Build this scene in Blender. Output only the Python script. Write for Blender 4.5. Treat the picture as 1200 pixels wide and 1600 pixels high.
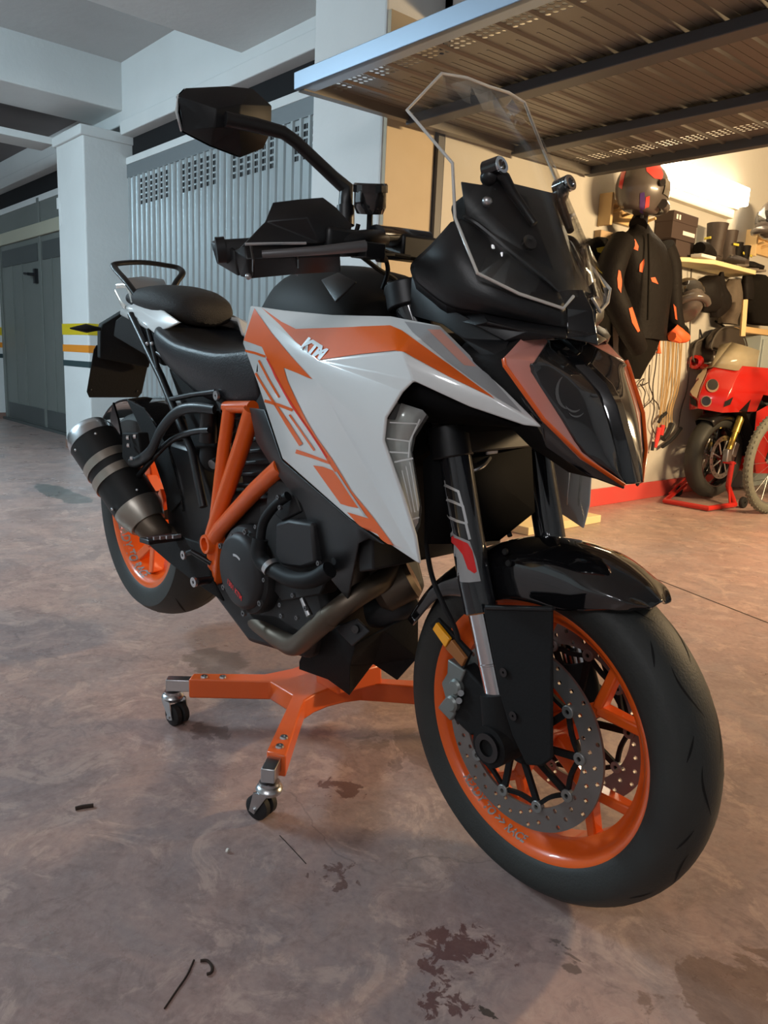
import bpy, bmesh, math, random
import numpy as np
from mathutils import Vector, Matrix
from mathutils.bvhtree import BVHTree
from mathutils.geometry import delaunay_2d_cdt, tessellate_polygon

random.seed(7)
for _o in list(bpy.data.objects):
    bpy.data.objects.remove(_o, do_unlink=True)
scene = bpy.context.scene
COL = scene.collection
rad = math.radians

# ------------------------------------------------------------------ camera
# room frame: X along the corridor, Y into the lock-up, Z up, floor at 0
CAM = np.array([2.213, -1.073, 0.893])
_yaw, _pitch, _roll = rad(137.996), rad(-11.028), rad(2.5565)
FPX = 1204.0
_fw = np.array([math.cos(_yaw)*math.cos(_pitch), math.sin(_yaw)*math.cos(_pitch), math.sin(_pitch)])
_r0 = np.cross(_fw, [0, 0, 1.0]); _r0 /= np.linalg.norm(_r0)
_u0 = np.cross(_r0, _fw)
_rt = math.cos(_roll)*_r0 + math.sin(_roll)*_u0
_up = -math.sin(_roll)*_r0 + math.cos(_roll)*_u0
cam_data = bpy.data.cameras.new('camera')
cam_data.sensor_fit = 'HORIZONTAL'
cam_data.sensor_width = 36.0
cam_data.lens = FPX/1200.0*36.0
cam_data.clip_start = 0.02
cam = bpy.data.objects.new('camera', cam_data)
COL.objects.link(cam)
_m = Matrix.Identity(4)
for _i in range(3):
    _m[_i][0], _m[_i][1], _m[_i][2], _m[_i][3] = _rt[_i], _up[_i], -_fw[_i], CAM[_i]
cam.matrix_world = _m
scene.camera = cam

# ------------------------------------------------------------------ world, exposure
world = bpy.data.worlds.new('world')
scene.world = world
world.use_nodes = True
_bg = world.node_tree.nodes['Background']
_bg.inputs['Color'].default_value = (0.55, 0.62, 0.72, 1)
_bg.inputs['Strength'].default_value = 0.12
scene.view_settings.view_transform = 'Standard'
scene.view_settings.look = 'None'
scene.view_settings.exposure = 0.9
scene.view_settings.gamma = 1.0
scene.view_settings.use_curve_mapping = False

# ------------------------------------------------------------------ large lights (ceiling tubes of the corridor, added fill lights)
def area(name, loc, target, sx, sy, power, color):
    d = bpy.data.lights.new(name, 'AREA')
    d.shape = 'RECTANGLE'; d.size = sx; d.size_y = sy
    d.energy = power; d.color = color
    o = bpy.data.objects.new(name, d); COL.objects.link(o)
    o.location = loc
    o.rotation_euler = (Vector(target)-Vector(loc)).to_track_quat('-Z', 'Y').to_euler()
    return o
def bulb(name, loc, power, color, r=0.16):
    d = bpy.data.lights.new(name, 'POINT'); d.energy = power; d.color = color; d.shadow_soft_size = r
    o = bpy.data.objects.new(name, d); COL.objects.link(o); o.location = loc; return o
for _k, (_x, _y, _p) in enumerate(((-2.9, -2.7, 58), (-2.9, -1.9, 58), (2.2, -3.2, 25), (3.2, -3.0, 25), (-9.5, -1.8, 16))):
    bulb('corridor_tube_light', (_x, _y, 2.55), _p, (0.62, 0.86, 1.0) if _x < 0 else (0.95, 0.96, 1.0))
area('corridor_fill_light', (-3.2, -2.2, 2.6), (-3.2, -1.6, 0), 1.3, 0.3, 60, (0.66, 0.87, 1.0))  # added downlight, brightens the far corridor floor
area('lockup_fill_light', (2.72, 3.6, 1.92), (0.0, 3.4, 0.9), 1.3, 0.14, 112, (1.0, 0.70, 0.38))  # added warm light at the unseen right wall, lifts floor and door

# ------------------------------------------------------------------ frames and pixel helpers
BR = np.array([[0.99795606, 0.01842428, 0.0611903],
               [-0.016891, 0.9995326, -0.02548103],
               [-0.06163117, 0.02439539, 0.99780081]])      # motorcycle frame -> room
BT = np.array([0, 0, 0.30-(BR @ np.array([1.482, 0, 0.30]))[2]])
CAMB = BR.T @ (CAM-BT)
def _ray(px, py):
    return _fw + _rt*((px-600)/FPX) - _up*((py-800)/FPX)
def H(px, py, ax, v):            # photo pixel -> room point on plane axis=v
    d = _ray(px, py); t = (v-CAM[ax])/d[ax]
    return CAM+t*d
def B(px, py, y):                # photo pixel -> motorcycle-frame point at lateral offset y
    d = BR.T @ _ray(px, py); t = (y-CAMB[1])/d[1]
    return CAMB+t*d
def BX(px, py, x):
    d = BR.T @ _ray(px, py); t = (x-CAMB[0])/d[0]
    return CAMB+t*d
def V(*a): return np.array(a, float)

# ------------------------------------------------------------------ materials
MATS = {}
def mat(name, col, rough=0.5, metal=0.0, spec=0.5, coat=0.0, noise=None, bump=None, trans=0.0, ior=1.45, emit=None, alpha=1.0, sss=0):
    """noise=(scale, amount, second colour); bump=(scale, strength)"""
    m = bpy.data.materials.new(name); m.use_nodes = True
    nt = m.node_tree; b = nt.nodes['Principled BSDF']
    b.inputs['Base Color'].default_value = (*col, 1)
    b.inputs['Roughness'].default_value = rough
    b.inputs['Metallic'].default_value = metal
    b.inputs['Specular IOR Level'].default_value = spec
    b.inputs['Coat Weight'].default_value = coat
    b.inputs['Coat Roughness'].default_value = 0.06
    b.inputs['IOR'].default_value = ior
    b.inputs['Transmission Weight'].default_value = trans
    b.inputs['Alpha'].default_value = alpha
    if emit:
        b.inputs['Emission Color'].default_value = (*emit[0], 1)
        b.inputs['Emission Strength'].default_value = emit[1]
    tc = None
    if noise or bump:
        tc = nt.nodes.new('ShaderNodeTexCoord')
    if noise:
        n = nt.nodes.new('ShaderNodeTexNoise'); n.inputs['Scale'].default_value = noise[0]
        n.inputs['Detail'].default_value = 6
        nt.links.new(tc.outputs['Object'], n.inputs['Vector'])
        r = nt.nodes.new('ShaderNodeValToRGB')
        r.color_ramp.elements[0].position = 0.5-0.5*noise[1]; r.color_ramp.elements[1].position = 0.5+0.5*noise[1]
        r.color_ramp.elements[0].color = (*col, 1); r.color_ramp.elements[1].color = (*noise[2], 1)
        nt.links.new(n.outputs['Fac'], r.inputs['Fac'])
        nt.links.new(r.outputs['Color'], b.inputs['Base Color'])
    if bump:
        n = nt.nodes.new('ShaderNodeTexNoise'); n.inputs['Scale'].default_value = bump[0]
        n.inputs['Detail'].default_value = 5
        nt.links.new(tc.outputs['Object'], n.inputs['Vector'])
        bp = nt.nodes.new('ShaderNodeBump'); bp.inputs['Strength'].default_value = bump[1]; bp.inputs['Distance'].default_value = 0.01
        nt.links.new(n.outputs['Fac'], bp.inputs['Height'])
        nt.links.new(bp.outputs['Normal'], b.inputs['Normal'])
    MATS[name] = m
    return m

# ------------------------------------------------------------------ mesh helpers
def link(name, me, m, parent=None):
    o = bpy.data.objects.new(name, me); COL.objects.link(o)
    if m is not None and len(me.materials) == 0:
        me.materials.append(MATS[m] if isinstance(m, str) else m)
    if parent is not None:
        o.parent = parent
    return o
def mk(name, verts, faces, m, parent=None, smooth=38, face_mats=None):
    me = bpy.data.meshes.new(name)
    me.from_pydata([tuple(map(float, v)) for v in verts], [], [tuple(f) for f in faces])
    me.validate(); me.update()
    if smooth:
        me.shade_smooth(); me.set_sharp_from_angle(angle=rad(smooth))
    return link(name, me, m, parent)
def tag(o, label, cat=None, group=None, kind=None):
    if label: o['label'] = label
    if cat: o['category'] = cat
    if group: o['group'] = group
    if kind: o['kind'] = kind
    return o
def struct(o, label=None):
    o['kind'] = 'structure'
    if label: o['label'] = label
    return o
def empty(name, loc=(0, 0, 0), rz=0.0):
    o = bpy.data.objects.new(name, None); COL.objects.link(o)
    o.location = loc; o.rotation_euler = (0, 0, rz); o.empty_display_size = 0.1
    return o
def mods(o, bevel=0, seg=2, solid=0, off=-1.0, sub=0):
    if solid:
        md = o.modifiers.new('solid', 'SOLIDIFY'); md.thickness = solid; md.offset = off; md.use_even_offset = False
    if bevel:
        md = o.modifiers.new('bevel', 'BEVEL'); md.width = bevel; md.segments = seg; md.limit_method = 'ANGLE'; md.angle_limit = rad(25)
        md.harden_normals = False
    if sub:
        md = o.modifiers.new('sub', 'SUBSURF'); md.levels = sub; md.render_levels = sub
    return o

class G:
    """collects simple solids into one mesh"""
    def __init__(s): s.v = []; s.f = []
    def add(s, vs, fs):
        k = len(s.v); s.v += [np.asarray(v, float) for v in vs]; s.f += [tuple(i+k for i in f) for f in fs]; return s
    def box(s, lo, hi, M=None):
        (a, b, c), (d, e, f) = lo, hi
        vs = [V(x, y, z) for x in (a, d) for y in (b, e) for z in (c, f)]
        if M is not None: vs = [M(v) for v in vs]
        return s.add(vs, [(0, 1, 3, 2), (4, 6, 7, 5), (0, 4, 5, 1), (2, 3, 7, 6), (0, 2, 6, 4), (1, 5, 7, 3)])
    def obox(s, c, ex, ey, ez):       # oriented box: centre and half-extent vectors
        c, ex, ey, ez = map(lambda q: np.asarray(q, float), (c, ex, ey, ez))
        vs = [c+i*ex+j*ey+k*ez for i in (-1, 1) for j in (-1, 1) for k in (-1, 1)]
        fs = [(0, 1, 3, 2), (4, 6, 7, 5), (0, 4, 5, 1), (2, 3, 7, 6), (0, 2, 6, 4), (1, 5, 7, 3)]
        if np.dot(np.cross(ex, ey), ez) < 0: fs = [tuple(reversed(f)) for f in fs]
        return s.add(vs, fs)
    def tube(s, pts, r, n=12, cap=True, smoothpath=0, flat=None, closed=False):
        pts = [np.asarray(p, float) for p in pts]
        rs = list(r) if hasattr(r, '__len__') else [r]*len(pts)
        if smoothpath: pts, rs = cr_path(pts, rs, smoothpath, closed)
        N = len(pts); prev = None; k = len(s.v)
        for i, p in enumerate(pts):
            if closed: t = pts[(i+1) % N]-pts[i-1]
            else: t = pts[min(i+1, N-1)]-pts[max(i-1, 0)]
            t = t/(np.linalg.norm(t)+1e-12)
            if prev is None:
                a = V(0, 0, 1) if abs(t[2]) < 0.9 else V(1, 0, 0)
                u = np.cross(t, a)
            else: u = prev-t*np.dot(prev, t)
            u = u/(np.linalg.norm(u)+1e-12); w = np.cross(t, u); prev = u
            for j in range(n):
                an = 2*math.pi*j/n
                q = u*math.cos(an)+w*math.sin(an)
                if flat is not None:
                    fd = np.asarray(flat[0], float); q = q-fd*np.dot(q, fd)*(1-flat[1])
                s.v.append(p+q*rs[i])
        for i in range(N if closed else N-1):
            for j in range(n):
                a = k+i*n+j; b = k+i*n+(j+1) % n; i2 = (i+1) % N
                s.f.append((a, b, k+i2*n+(j+1) % n, k+i2*n+j))
        if cap and not closed:
            s.f.append(tuple(k+j for j in reversed(range(n)))); s.f.append(tuple(k+(N-1)*n+j for j in range(n)))
        return s
    def cyl(s, a, b, r, r2=None, n=20):
        return s.tube([a, b], [r, r if r2 is None else r2], n=n)
    def lathe(s, c, axis, prof, n=64, closed=True, a0=0, a1=2*math.pi):
        """prof: list of (radius, axial) ; closed profile loop if closed"""
        c = np.asarray(c, float); ax = np.asarray(axis, float); ax = ax/np.linalg.norm(ax)
        ref = V(0, 0, 1) if abs(ax[2]) < 0.9 else V(1, 0, 0)
        u = np.cross(ref, ax); u /= np.linalg.norm(u); w = np.cross(ax, u)
        full = abs(a1-a0-2*math.pi) < 1e-6
        m = len(prof); k = len(s.v); N = n if full else n+1
        for i in range(N):
            an = a0+(a1-a0)*i/n
            d = u*math.cos(an)+w*math.sin(an)
            for (r, h) in prof: s.v.append(c+d*r+ax*h)
        for i in range(n):
            i2 = (i+1) % N if full else i+1
            for j in range(m if closed else m-1):
                j2 = (j+1) % m
                s.f.append((k+i*m+j, k+i2*m+j, k+i2*m+j2, k+i*m+j2))
        if not full and closed:
            s.f.append(tuple(k+j for j in range(m))); s.f.append(tuple(k+n*m+j for j in reversed(range(m))))
        return s
    def prism(s, pts, d):            # polygon + extrude vector
        n = len(pts); d = np.asarray(d, float); pts = [np.asarray(p, float) for p in pts]
        k = len(s.v); s.v += pts; s.v += [p+d for p in pts]
        nrm = sum((np.cross(pts[i]-pts[0], pts[i+1]-pts[0]) for i in range(1, n-1)), V(0, 0, 0))
        flip = np.dot(nrm, d) < 0
        fs = [tuple(k+i for i in reversed(range(n))), tuple(k+n+i for i in range(n))]
        fs += [(k+i, k+(i+1) % n, k+n+(i+1) % n, k+n+i) for i in range(n)]
        if flip: fs = [tuple(reversed(f)) for f in fs]
        s.f += fs; return s
    def ball(s, c, r, n=12, m=8):
        c = np.asarray(c, float); rr = V(*r) if hasattr(r, '__len__') else V(r, r, r); k = len(s.v)
        for i in range(m+1):
            th = math.pi*i/m
            for j in range(n):
                ph = 2*math.pi*j/n
                s.v.append(c+rr*V(math.sin(th)*math.cos(ph), math.sin(th)*math.sin(ph), math.cos(th)))
        for i in range(m):
            for j in range(n):
                s.f.append((k+i*n+j, k+(i+1)*n+j, k+(i+1)*n+(j+1) % n, k+i*n+(j+1) % n))
        return s
    def mk(s, name, m, parent=None, smooth=38, bevel=0, seg=2):
        o = mk(name, s.v, s.f, m, parent, smooth)
        if bevel: mods(o, bevel=bevel, seg=seg)
        return o
def cr_path(pts, rs, sub, closed=False):
    N = len(pts); P = []; Rr = []
    rng = range(N if closed else N-1)
    for i in rng:
        g = (lambda q: pts[q % N]) if closed else (lambda q: pts[min(max(q, 0), N-1)])
        p0, p1, p2, p3 = g(i-1), g(i), g(i+1), g(i+2)
        for s_ in range(sub):
            t = s_/sub
            P.append(0.5*((2*p1)+(-p0+p2)*t+(2*p0-5*p1+4*p2-p3)*t*t+(-p0+3*p1-3*p2+p3)*t**3))
            Rr.append(rs[i % N]*(1-t)+rs[(i+1) % N if closed else min(i+1, N-1)]*t)
    if not closed: P.append(pts[-1]); Rr.append(rs[-1])
    return P, Rr
def gridsurf(rows, nu, nv):
    """Catmull-Rom surface through a grid of points -> verts, faces"""
    rows = [[np.asarray(p, float) for p in r] for r in rows]
    R1 = [cr_path(r, [0]*len(r), nu)[0] for r in rows]
    cols = [cr_path([R1[i][j] for i in range(len(R1))], [0]*len(R1), nv)[0] for j in range(len(R1[0]))]
    a, b = len(cols), len(cols[0])
    vs = [cols[i][j] for i in range(a) for j in range(b)]
    fs = [(i*b+j, (i+1)*b+j, (i+1)*b+j+1, i*b+j+1) for i in range(a-1) for j in range(b-1)]
    return vs, fs
def orient(vs, fs, eye):
    """consistent winding, facing the point eye"""
    bm = bmesh.new(); bv = [bm.verts.new(tuple(v)) for v in vs]
    for f in fs:
        try: bm.faces.new([bv[i] for i in f])
        except ValueError: pass
    bmesh.ops.recalc_face_normals(bm, faces=bm.faces)
    bm.normal_update(); e = Vector(eye); sc = 0
    for f in bm.faces: sc += f.calc_area()*f.normal.dot((e-f.calc_center_median()).normalized())
    bm.verts.index_update()
    out = [tuple(v.index for v in (reversed(f.verts) if sc < 0 else f.verts)) for f in bm.faces]
    bm.free(); return out
def mirY(vs, fs):
    return [V(v[0], -v[1], v[2]) for v in vs], [tuple(reversed(f)) for f in fs]
def poly_holes(outer, holes, extra=()):
    """triangulated 2D polygon with holes -> (pts2d, tris)"""
    pts = []; edges = []
    def loop(l):
        k = len(pts); pts.extend(Vector(p) for p in l)
        edges.extend((k+i, k+(i+1) % len(l)) for i in range(len(l)))
    loop(outer)
    for h in holes: loop(h)
    pts.extend(Vector(p) for p in extra)
    r = delaunay_2d_cdt(pts, edges, [], 1 if not holes else 1, 1e-7)
    vs, fs = r[0], r[2]
    def inside(p, l):
        c = False; n = len(l); j = n-1
        for i in range(n):
            if (l[i][1] > p[1]) != (l[j][1] > p[1]) and p[0] < (l[j][0]-l[i][0])*(p[1]-l[i][1])/(l[j][1]-l[i][1])+l[i][0]: c = not c
            j = i
        return c
    keep = []
    for f in fs:
        c = [sum(vs[i][k] for i in f)/len(f) for k in (0, 1)]
        if inside(c, outer) and not any(inside(c, h) for h in holes): keep.append(tuple(f))
    return [tuple(v) for v in vs], keep
def plate(outer, holes, fmap, d):
    """thick plate: 2D outline mapped by fmap(u,v)->3D, extruded by vector d -> verts, faces"""
    vs, fs = poly_holes(outer, holes)
    n = len(vs); A = [np.asarray(fmap(*p), float) for p in vs]; d = np.asarray(d, float)
    V3 = A+[a+d for a in A]; F = []
    f0 = fs[0]; nn = np.cross(A[f0[1]]-A[f0[0]], A[f0[2]]-A[f0[0]])
    up = np.dot(nn, d) > 0
    edge = {}
    for f in fs:
        top = tuple(i+n for i in f); bot = tuple(reversed(f))
        if not up: top = tuple(reversed(top)); bot = tuple(reversed(bot))
        F += [top, bot]
        for i in range(len(f)):
            a, b_ = f[i], f[(i+1) % len(f)]
            if (b_, a) in edge: edge.pop((b_, a))
            else: edge[(a, b_)] = 1
    for (a, b_) in edge:
        q = (a, b_, b_+n, a+n)
        F.append(q if up else tuple(reversed(q)))
    return V3, F
def circ(cx, cy, r, n=10, ph=0.0):
    return [(cx+r*math.cos(ph+2*math.pi*i/n), cy+r*math.sin(ph+2*math.pi*i/n)) for i in range(n)]
def copyo(o, parent=None, loc=None):
    c = o.copy(); COL.objects.link(c)
    if parent is not None: c.parent = parent
    if loc is not None: c.location = loc
    return c
_text_cache = {}
def text_polys(s, size=1.0, shear=0.0, bold=0.0):
    """triangulated glyphs in 2D -> pts, tris (x advance from 0)"""
    cu = bpy.data.curves.new('txt', 'FONT'); cu.body = s; cu.size = size; cu.shear = shear
    cu.fill_mode = 'BOTH'; cu.resolution_u = 3
    if bold: cu.offset = (0.02 if bold is True else bold)*size
    o = bpy.data.objects.new('txt', cu); COL.objects.link(o)
    dg = bpy.context.evaluated_depsgraph_get(); dg.update()
    me = o.evaluated_get(dg).to_mesh()
    p = [(v.co.x, v.co.y) for v in me.vertices]; f = [tuple(q.vertices) for q in me.polygons]
    o.evaluated_get(dg).to_mesh_clear()
    bpy.data.objects.remove(o, do_unlink=True); bpy.data.curves.remove(cu)
    return p, f
# ================================================================== materials
mat('wall_white', (0.62, 0.63, 0.62), 0.75, noise=(3.0, 0.9, (0.70, 0.71, 0.70)), bump=(26, 0.16))
mat('wall_box', (0.47, 0.46, 0.42), 0.8, noise=(2.0, 0.9, (0.53, 0.52, 0.48)), bump=(30, 0.12))
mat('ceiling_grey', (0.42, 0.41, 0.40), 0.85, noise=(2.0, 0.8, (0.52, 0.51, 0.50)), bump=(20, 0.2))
mat('far_shade_grey', (0.16, 0.15, 0.15), 0.9, noise=(2.0, 0.8, (0.22, 0.2, 0.2)))  # dark tone puts the unlit far end into the colour
mat('plywood', (0.40, 0.33, 0.225), 0.6, noise=(5, 0.8, (0.46, 0.385, 0.275)), bump=(12, 0.1))
mat('pine', (0.62, 0.42, 0.19), 0.5, noise=(9, 0.7, (0.70, 0.50, 0.25)))
mat('galv', (0.42, 0.46, 0.47), 0.34, 0.55, noise=(4, 0.8, (0.50, 0.54, 0.55)))
mat('galv_band', (0.20, 0.22, 0.23), 0.5, 0.3)
mat('panel_under', (0.145, 0.138, 0.128), 0.42, 0.4, noise=(3, 0.8, (0.20, 0.19, 0.175)))
mat('rail_grey', (0.085, 0.088, 0.095), 0.5, 0.3)
mat('edge_blue', (0.30, 0.38, 0.48), 0.4, 0.4)
mat('door_green', (0.16, 0.175, 0.16), 0.55, 0.15, noise=(2, 0.8, (0.20, 0.21, 0.195)))
mat('door_green_dark', (0.075, 0.082, 0.08), 0.6)
mat('cream_trim', (0.46, 0.44, 0.34), 0.6)
mat('gap_black', (0.006, 0.006, 0.007), 0.9)
mat('stripe_yellow', (0.62, 0.46, 0.01), 0.55)
mat('stripe_orange', (0.75, 0.26, 0.02), 0.55)
mat('stripe_dark', (0.03, 0.055, 0.06), 0.6)
mat('baseboard_red', (0.62, 0.06, 0.055), 0.5, noise=(3, 0.8, (0.55, 0.09, 0.08)))
mat('pillar_base', (0.22, 0.13, 0.10), 0.7)
mat('chrome', (0.75, 0.76, 0.78), 0.16, 1.0)
mat('steel', (0.55, 0.55, 0.56), 0.32, 1.0)
mat('zinc', (0.60, 0.61, 0.62), 0.28, 1.0, noise=(30, 0.8, (0.5, 0.51, 0.53)))
mat('rubber', (0.012, 0.012, 0.013), 0.65)
mat('black_plastic', (0.012, 0.012, 0.014), 0.45)

# ---- worn reddish concrete floor
def floor_material():
    m = bpy.data.materials.new('worn_concrete'); m.use_nodes = True
    nt = m.node_tree; N = nt.nodes; L = nt.links; b = N['Principled BSDF']
    tc = N.new('ShaderNodeTexCoord'); P = tc.outputs['Object']
    def noise(sc, det=6, rough=0.55, dist=0.0, vec=None):
        n = N.new('ShaderNodeTexNoise'); n.inputs['Scale'].default_value = sc; n.inputs['Detail'].default_value = det
        n.inputs['Roughness'].default_value = rough; n.inputs['Distortion'].default_value = dist
        L.new(vec or P, n.inputs['Vector']); return n.outputs['Fac']
    def ramp(fac, p0, p1, c0=(0, 0, 0), c1=(1, 1, 1)):
        r = N.new('ShaderNodeValToRGB'); e = r.color_ramp.elements
        e[0].position, e[1].position = p0, p1; e[0].color, e[1].color = (*c0, 1), (*c1, 1)
        L.new(fac, r.inputs['Fac']); return r.outputs['Color']
    def mix(fac, a, c, mode='MIX'):
        x = N.new('ShaderNodeMix'); x.data_type = 'RGBA'; x.blend_type = mode
        if hasattr(fac, 'is_linked') or not isinstance(fac, float): L.new(fac, x.inputs['Factor'])
        else: x.inputs['Factor'].default_value = fac
        for s, i in ((a, 6), (c, 7)):
            if isinstance(s, tuple): x.inputs[i].default_value = (*s, 1)
            else: L.new(s, x.inputs[i])
        return x.outputs[2]
    def math_(op, a, c=None):
        x = N.new('ShaderNodeMath'); x.operation = op; x.use_clamp = (op in ('MULTIPLY', 'SUBTRACT', 'ADD'))
        for s, i in ((a, 0), (c, 1)):
            if s is None: continue
            if isinstance(s, float): x.inputs[i].default_value = s
            else: L.new(s, x.inputs[i])
        return x.outputs[0]
    base = ramp(noise(0.8, 6, 0.6, 0.6), 0.35, 0.68, (0.335, 0.230, 0.211), (0.480, 0.323, 0.279))
    base = mix(ramp(noise(2.2, 9, 0.68, 1.0), 0.45, 0.62), base, (0.300, 0.233, 0.226))
    base = mix(ramp(noise(4.2, 10, 0.72, 1.4), 0.515, 0.56, c1=(0.5, 0.5, 0.5)), base, (0.252, 0.174, 0.162))
    base = mix(ramp(noise(6.5, 9, 0.72, 1.2), 0.53, 0.60, c1=(0.6, 0.6, 0.6)), base, (0.559, 0.405, 0.346))
    base = mix(ramp(noise(11, 10, 0.75, 1.6), 0.54, 0.60, c1=(0.55, 0.55, 0.55)), base, (0.223, 0.158, 0.148))
    base = mix(ramp(noise(24.0, 8, 0.75, 0.8), 0.46, 0.66, c1=(0.38, 0.38, 0.38)), base, (0.190, 0.135, 0.129))
    base = mix(ramp(noise(70.0, 3, 0.6), 0.35, 0.75, c1=(0.22, 0.22, 0.22)), base, (0.604, 0.470, 0.411))
    # hairline cracks
    vo = N.new('ShaderNodeTexVoronoi'); vo.feature = 'DISTANCE_TO_EDGE'; vo.inputs['Scale'].default_value = 1.6
    mp = N.new('ShaderNodeVectorMath'); mp.operation = 'ADD'
    ns = N.new('ShaderNodeTexNoise'); ns.inputs['Scale'].default_value = 2.2; ns.inputs['Detail'].default_value = 6; L.new(P, ns.inputs['Vector'])
    sc = N.new('ShaderNodeVectorMath'); sc.operation = 'SCALE'; sc.inputs['Scale'].default_value = 0.55
    L.new(ns.outputs['Color'], sc.inputs[0]); L.new(P, mp.inputs[0]); L.new(sc.outputs[0], mp.inputs[1]); L.new(mp.outputs[0], vo.inputs['Vector'])
    crack = math_('MULTIPLY', ramp(vo.outputs['Distance'], 0.0, 0.006, (1, 1, 1), (0, 0, 0)), ramp(noise(1.3), 0.5, 0.6))
    base = mix(math_('MULTIPLY', crack, 0.45), base, (0.10, 0.08, 0.08))
    # stains and painted shade with a place of their own: (x, y, radius x, radius y, rotation, scale, threshold, colour, strength)
    def stain_shade(cx, cy, rx, ry, rot, sc_, th, col, amt):
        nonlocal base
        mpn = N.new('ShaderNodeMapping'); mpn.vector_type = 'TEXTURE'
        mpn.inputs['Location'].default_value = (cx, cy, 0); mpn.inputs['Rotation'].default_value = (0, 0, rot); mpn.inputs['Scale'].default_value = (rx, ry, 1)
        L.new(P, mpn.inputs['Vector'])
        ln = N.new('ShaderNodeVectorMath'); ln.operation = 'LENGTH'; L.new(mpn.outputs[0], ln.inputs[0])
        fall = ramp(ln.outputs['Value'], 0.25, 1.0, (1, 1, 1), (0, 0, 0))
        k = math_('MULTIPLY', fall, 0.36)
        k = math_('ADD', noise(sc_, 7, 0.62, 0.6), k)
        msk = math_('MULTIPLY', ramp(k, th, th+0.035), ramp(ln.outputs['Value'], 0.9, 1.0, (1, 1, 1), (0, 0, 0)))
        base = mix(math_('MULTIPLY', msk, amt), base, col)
    for s in STAINS_SHADE: stain_shade(*s)
    L.new(base, b.inputs['Base Color'])
    L.new(ramp(noise(3.5, 6, 0.6), 0.3, 0.75, (0.22, 0.22, 0.22), (0.50, 0.50, 0.50)), b.inputs['Roughness'])
    bp = N.new('ShaderNodeBump'); bp.inputs['Strength'].default_value = 0.25; bp.inputs['Distance'].default_value = 0.004
    L.new(noise(22, 8, 0.7), bp.inputs['Height']); L.new(bp.outputs['Normal'], b.inputs['Normal'])
    MATS['floor'] = m
def fl(px, py):
    p = H(px, py, 2, 0.0); return float(p[0]), float(p[1])
STAINS_SHADE = []
def _st(px, py, rx, ry, rot, sc, th, col, amt): STAINS_SHADE.append((*fl(px, py), rx, ry, rot, sc, th, col, amt))
_st(715, 1480, 0.17, 0.10, rad(60), 26, 0.80, (0.125, 0.055, 0.050), 0.85)      # flaked red paint
_st(700, 1560, 0.10, 0.08, 0, 30, 0.82, (0.125, 0.055, 0.050), 0.85)
_st(530, 1230, 0.16, 0.10, rad(20), 22, 0.84, (0.12, 0.062, 0.055), 0.8)
_st(520, 1370, 0.10, 0.12, 0, 30, 0.86, (0.12, 0.062, 0.055), 0.75)
_st(330, 1140, 0.22, 0.09, rad(-12), 14, 0.82, (0.085, 0.055, 0.05), 0.55)
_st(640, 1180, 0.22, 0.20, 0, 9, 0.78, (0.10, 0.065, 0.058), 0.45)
_st(1190, 1560, 0.26, 0.16, rad(45), 11, 0.72, (0.15, 0.085, 0.06), 0.6)
_st(880, 1490, 0.10, 0.05, rad(-20), 20, 0.84, (0.10, 0.075, 0.065), 0.7)
_st(760, 1580, 0.03, 0.015, 0, 40, 0.74, (0.02, 0.02, 0.012), 0.8)
_st(95, 771, 0.55, 0.12, rad(0), 2.5, 0.62, (0.10, 0.12, 0.115), 0.7)
_st(335, 1028, 0.16, 0.13, rad(20), 4, 0.66, (0.115, 0.072, 0.050), 0.6)  # painted shade of the raised rear wheel, mixed with brown staining
_st(60, 1450, 0.10, 0.05, rad(30), 24, 0.86, (0.36, 0.31, 0.28), 0.4)
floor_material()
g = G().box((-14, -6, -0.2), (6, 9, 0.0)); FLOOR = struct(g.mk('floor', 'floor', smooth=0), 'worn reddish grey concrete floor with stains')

# ---- corridor: pillars, beams, ceiling
def pillar(name, x0, x1, top, label):
    o = struct(G().box((x0, 1.432, 0), (x1, 1.86, top)).mk(name, 'wall_white', smooth=0, bevel=0.012), label)
    return o
P1 = pillar('wall_pillar_far', -4.93, -4.33, 2.62, 'white pillar with painted yellow, orange and black bands')
P2 = pillar('wall_pillar_near', -1.25, -0.70, 3.16, 'white rough plastered pillar at the lock-up opening')
P0 = pillar('wall_pillar_end', -8.70, -8.02, 2.62, 'white pillar at the end of the corridor')
for nm, z0, z1, m in (('painted_band', 1.003, 1.097, 'stripe_yellow'), ('painted_band', 0.858, 0.919, 'stripe_orange'), ('painted_band', 0.734, 0.785, 'stripe_dark')):
    for P_, a, b_ in ((P1, -4.93, -4.33), (P0, -8.70, -8.02)):
        o = G().box((a-0.002, 1.430, z0), (b_+0.002, 1.85, z1)).mk(nm, m, P_, smooth=0)
for P_, a, b_ in ((P1, -4.93, -4.33), (P0, -8.70, -8.02), (P2, -1.25, -0.70)):
    G().box((a-0.004, 1.427, 0), (b_+0.004, 1.858, 0.075)).mk('foot_band', 'pillar_base', P_, smooth=0)
G().box((-4.95, 1.405, 2.55), (-4.31, 1.862, 2.63)).mk('capital', 'wall_white', P1, smooth=0, bevel=0.01)
# plywood lining of the opening and its steel post
o = G().box((-0.70, 1.44, 0), (-0.676, 1.755, 2.45)).mk('trim_1', 'plywood', smooth=0, bevel=0.002)
struct(o, 'plywood board lining the side of the opening')
struct(G().box((-0.70, 1.757, 0), (-0.652, 1.80, 2.45)).mk('trim_2', 'rail_grey', smooth=0), 'dark steel door post')
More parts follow.
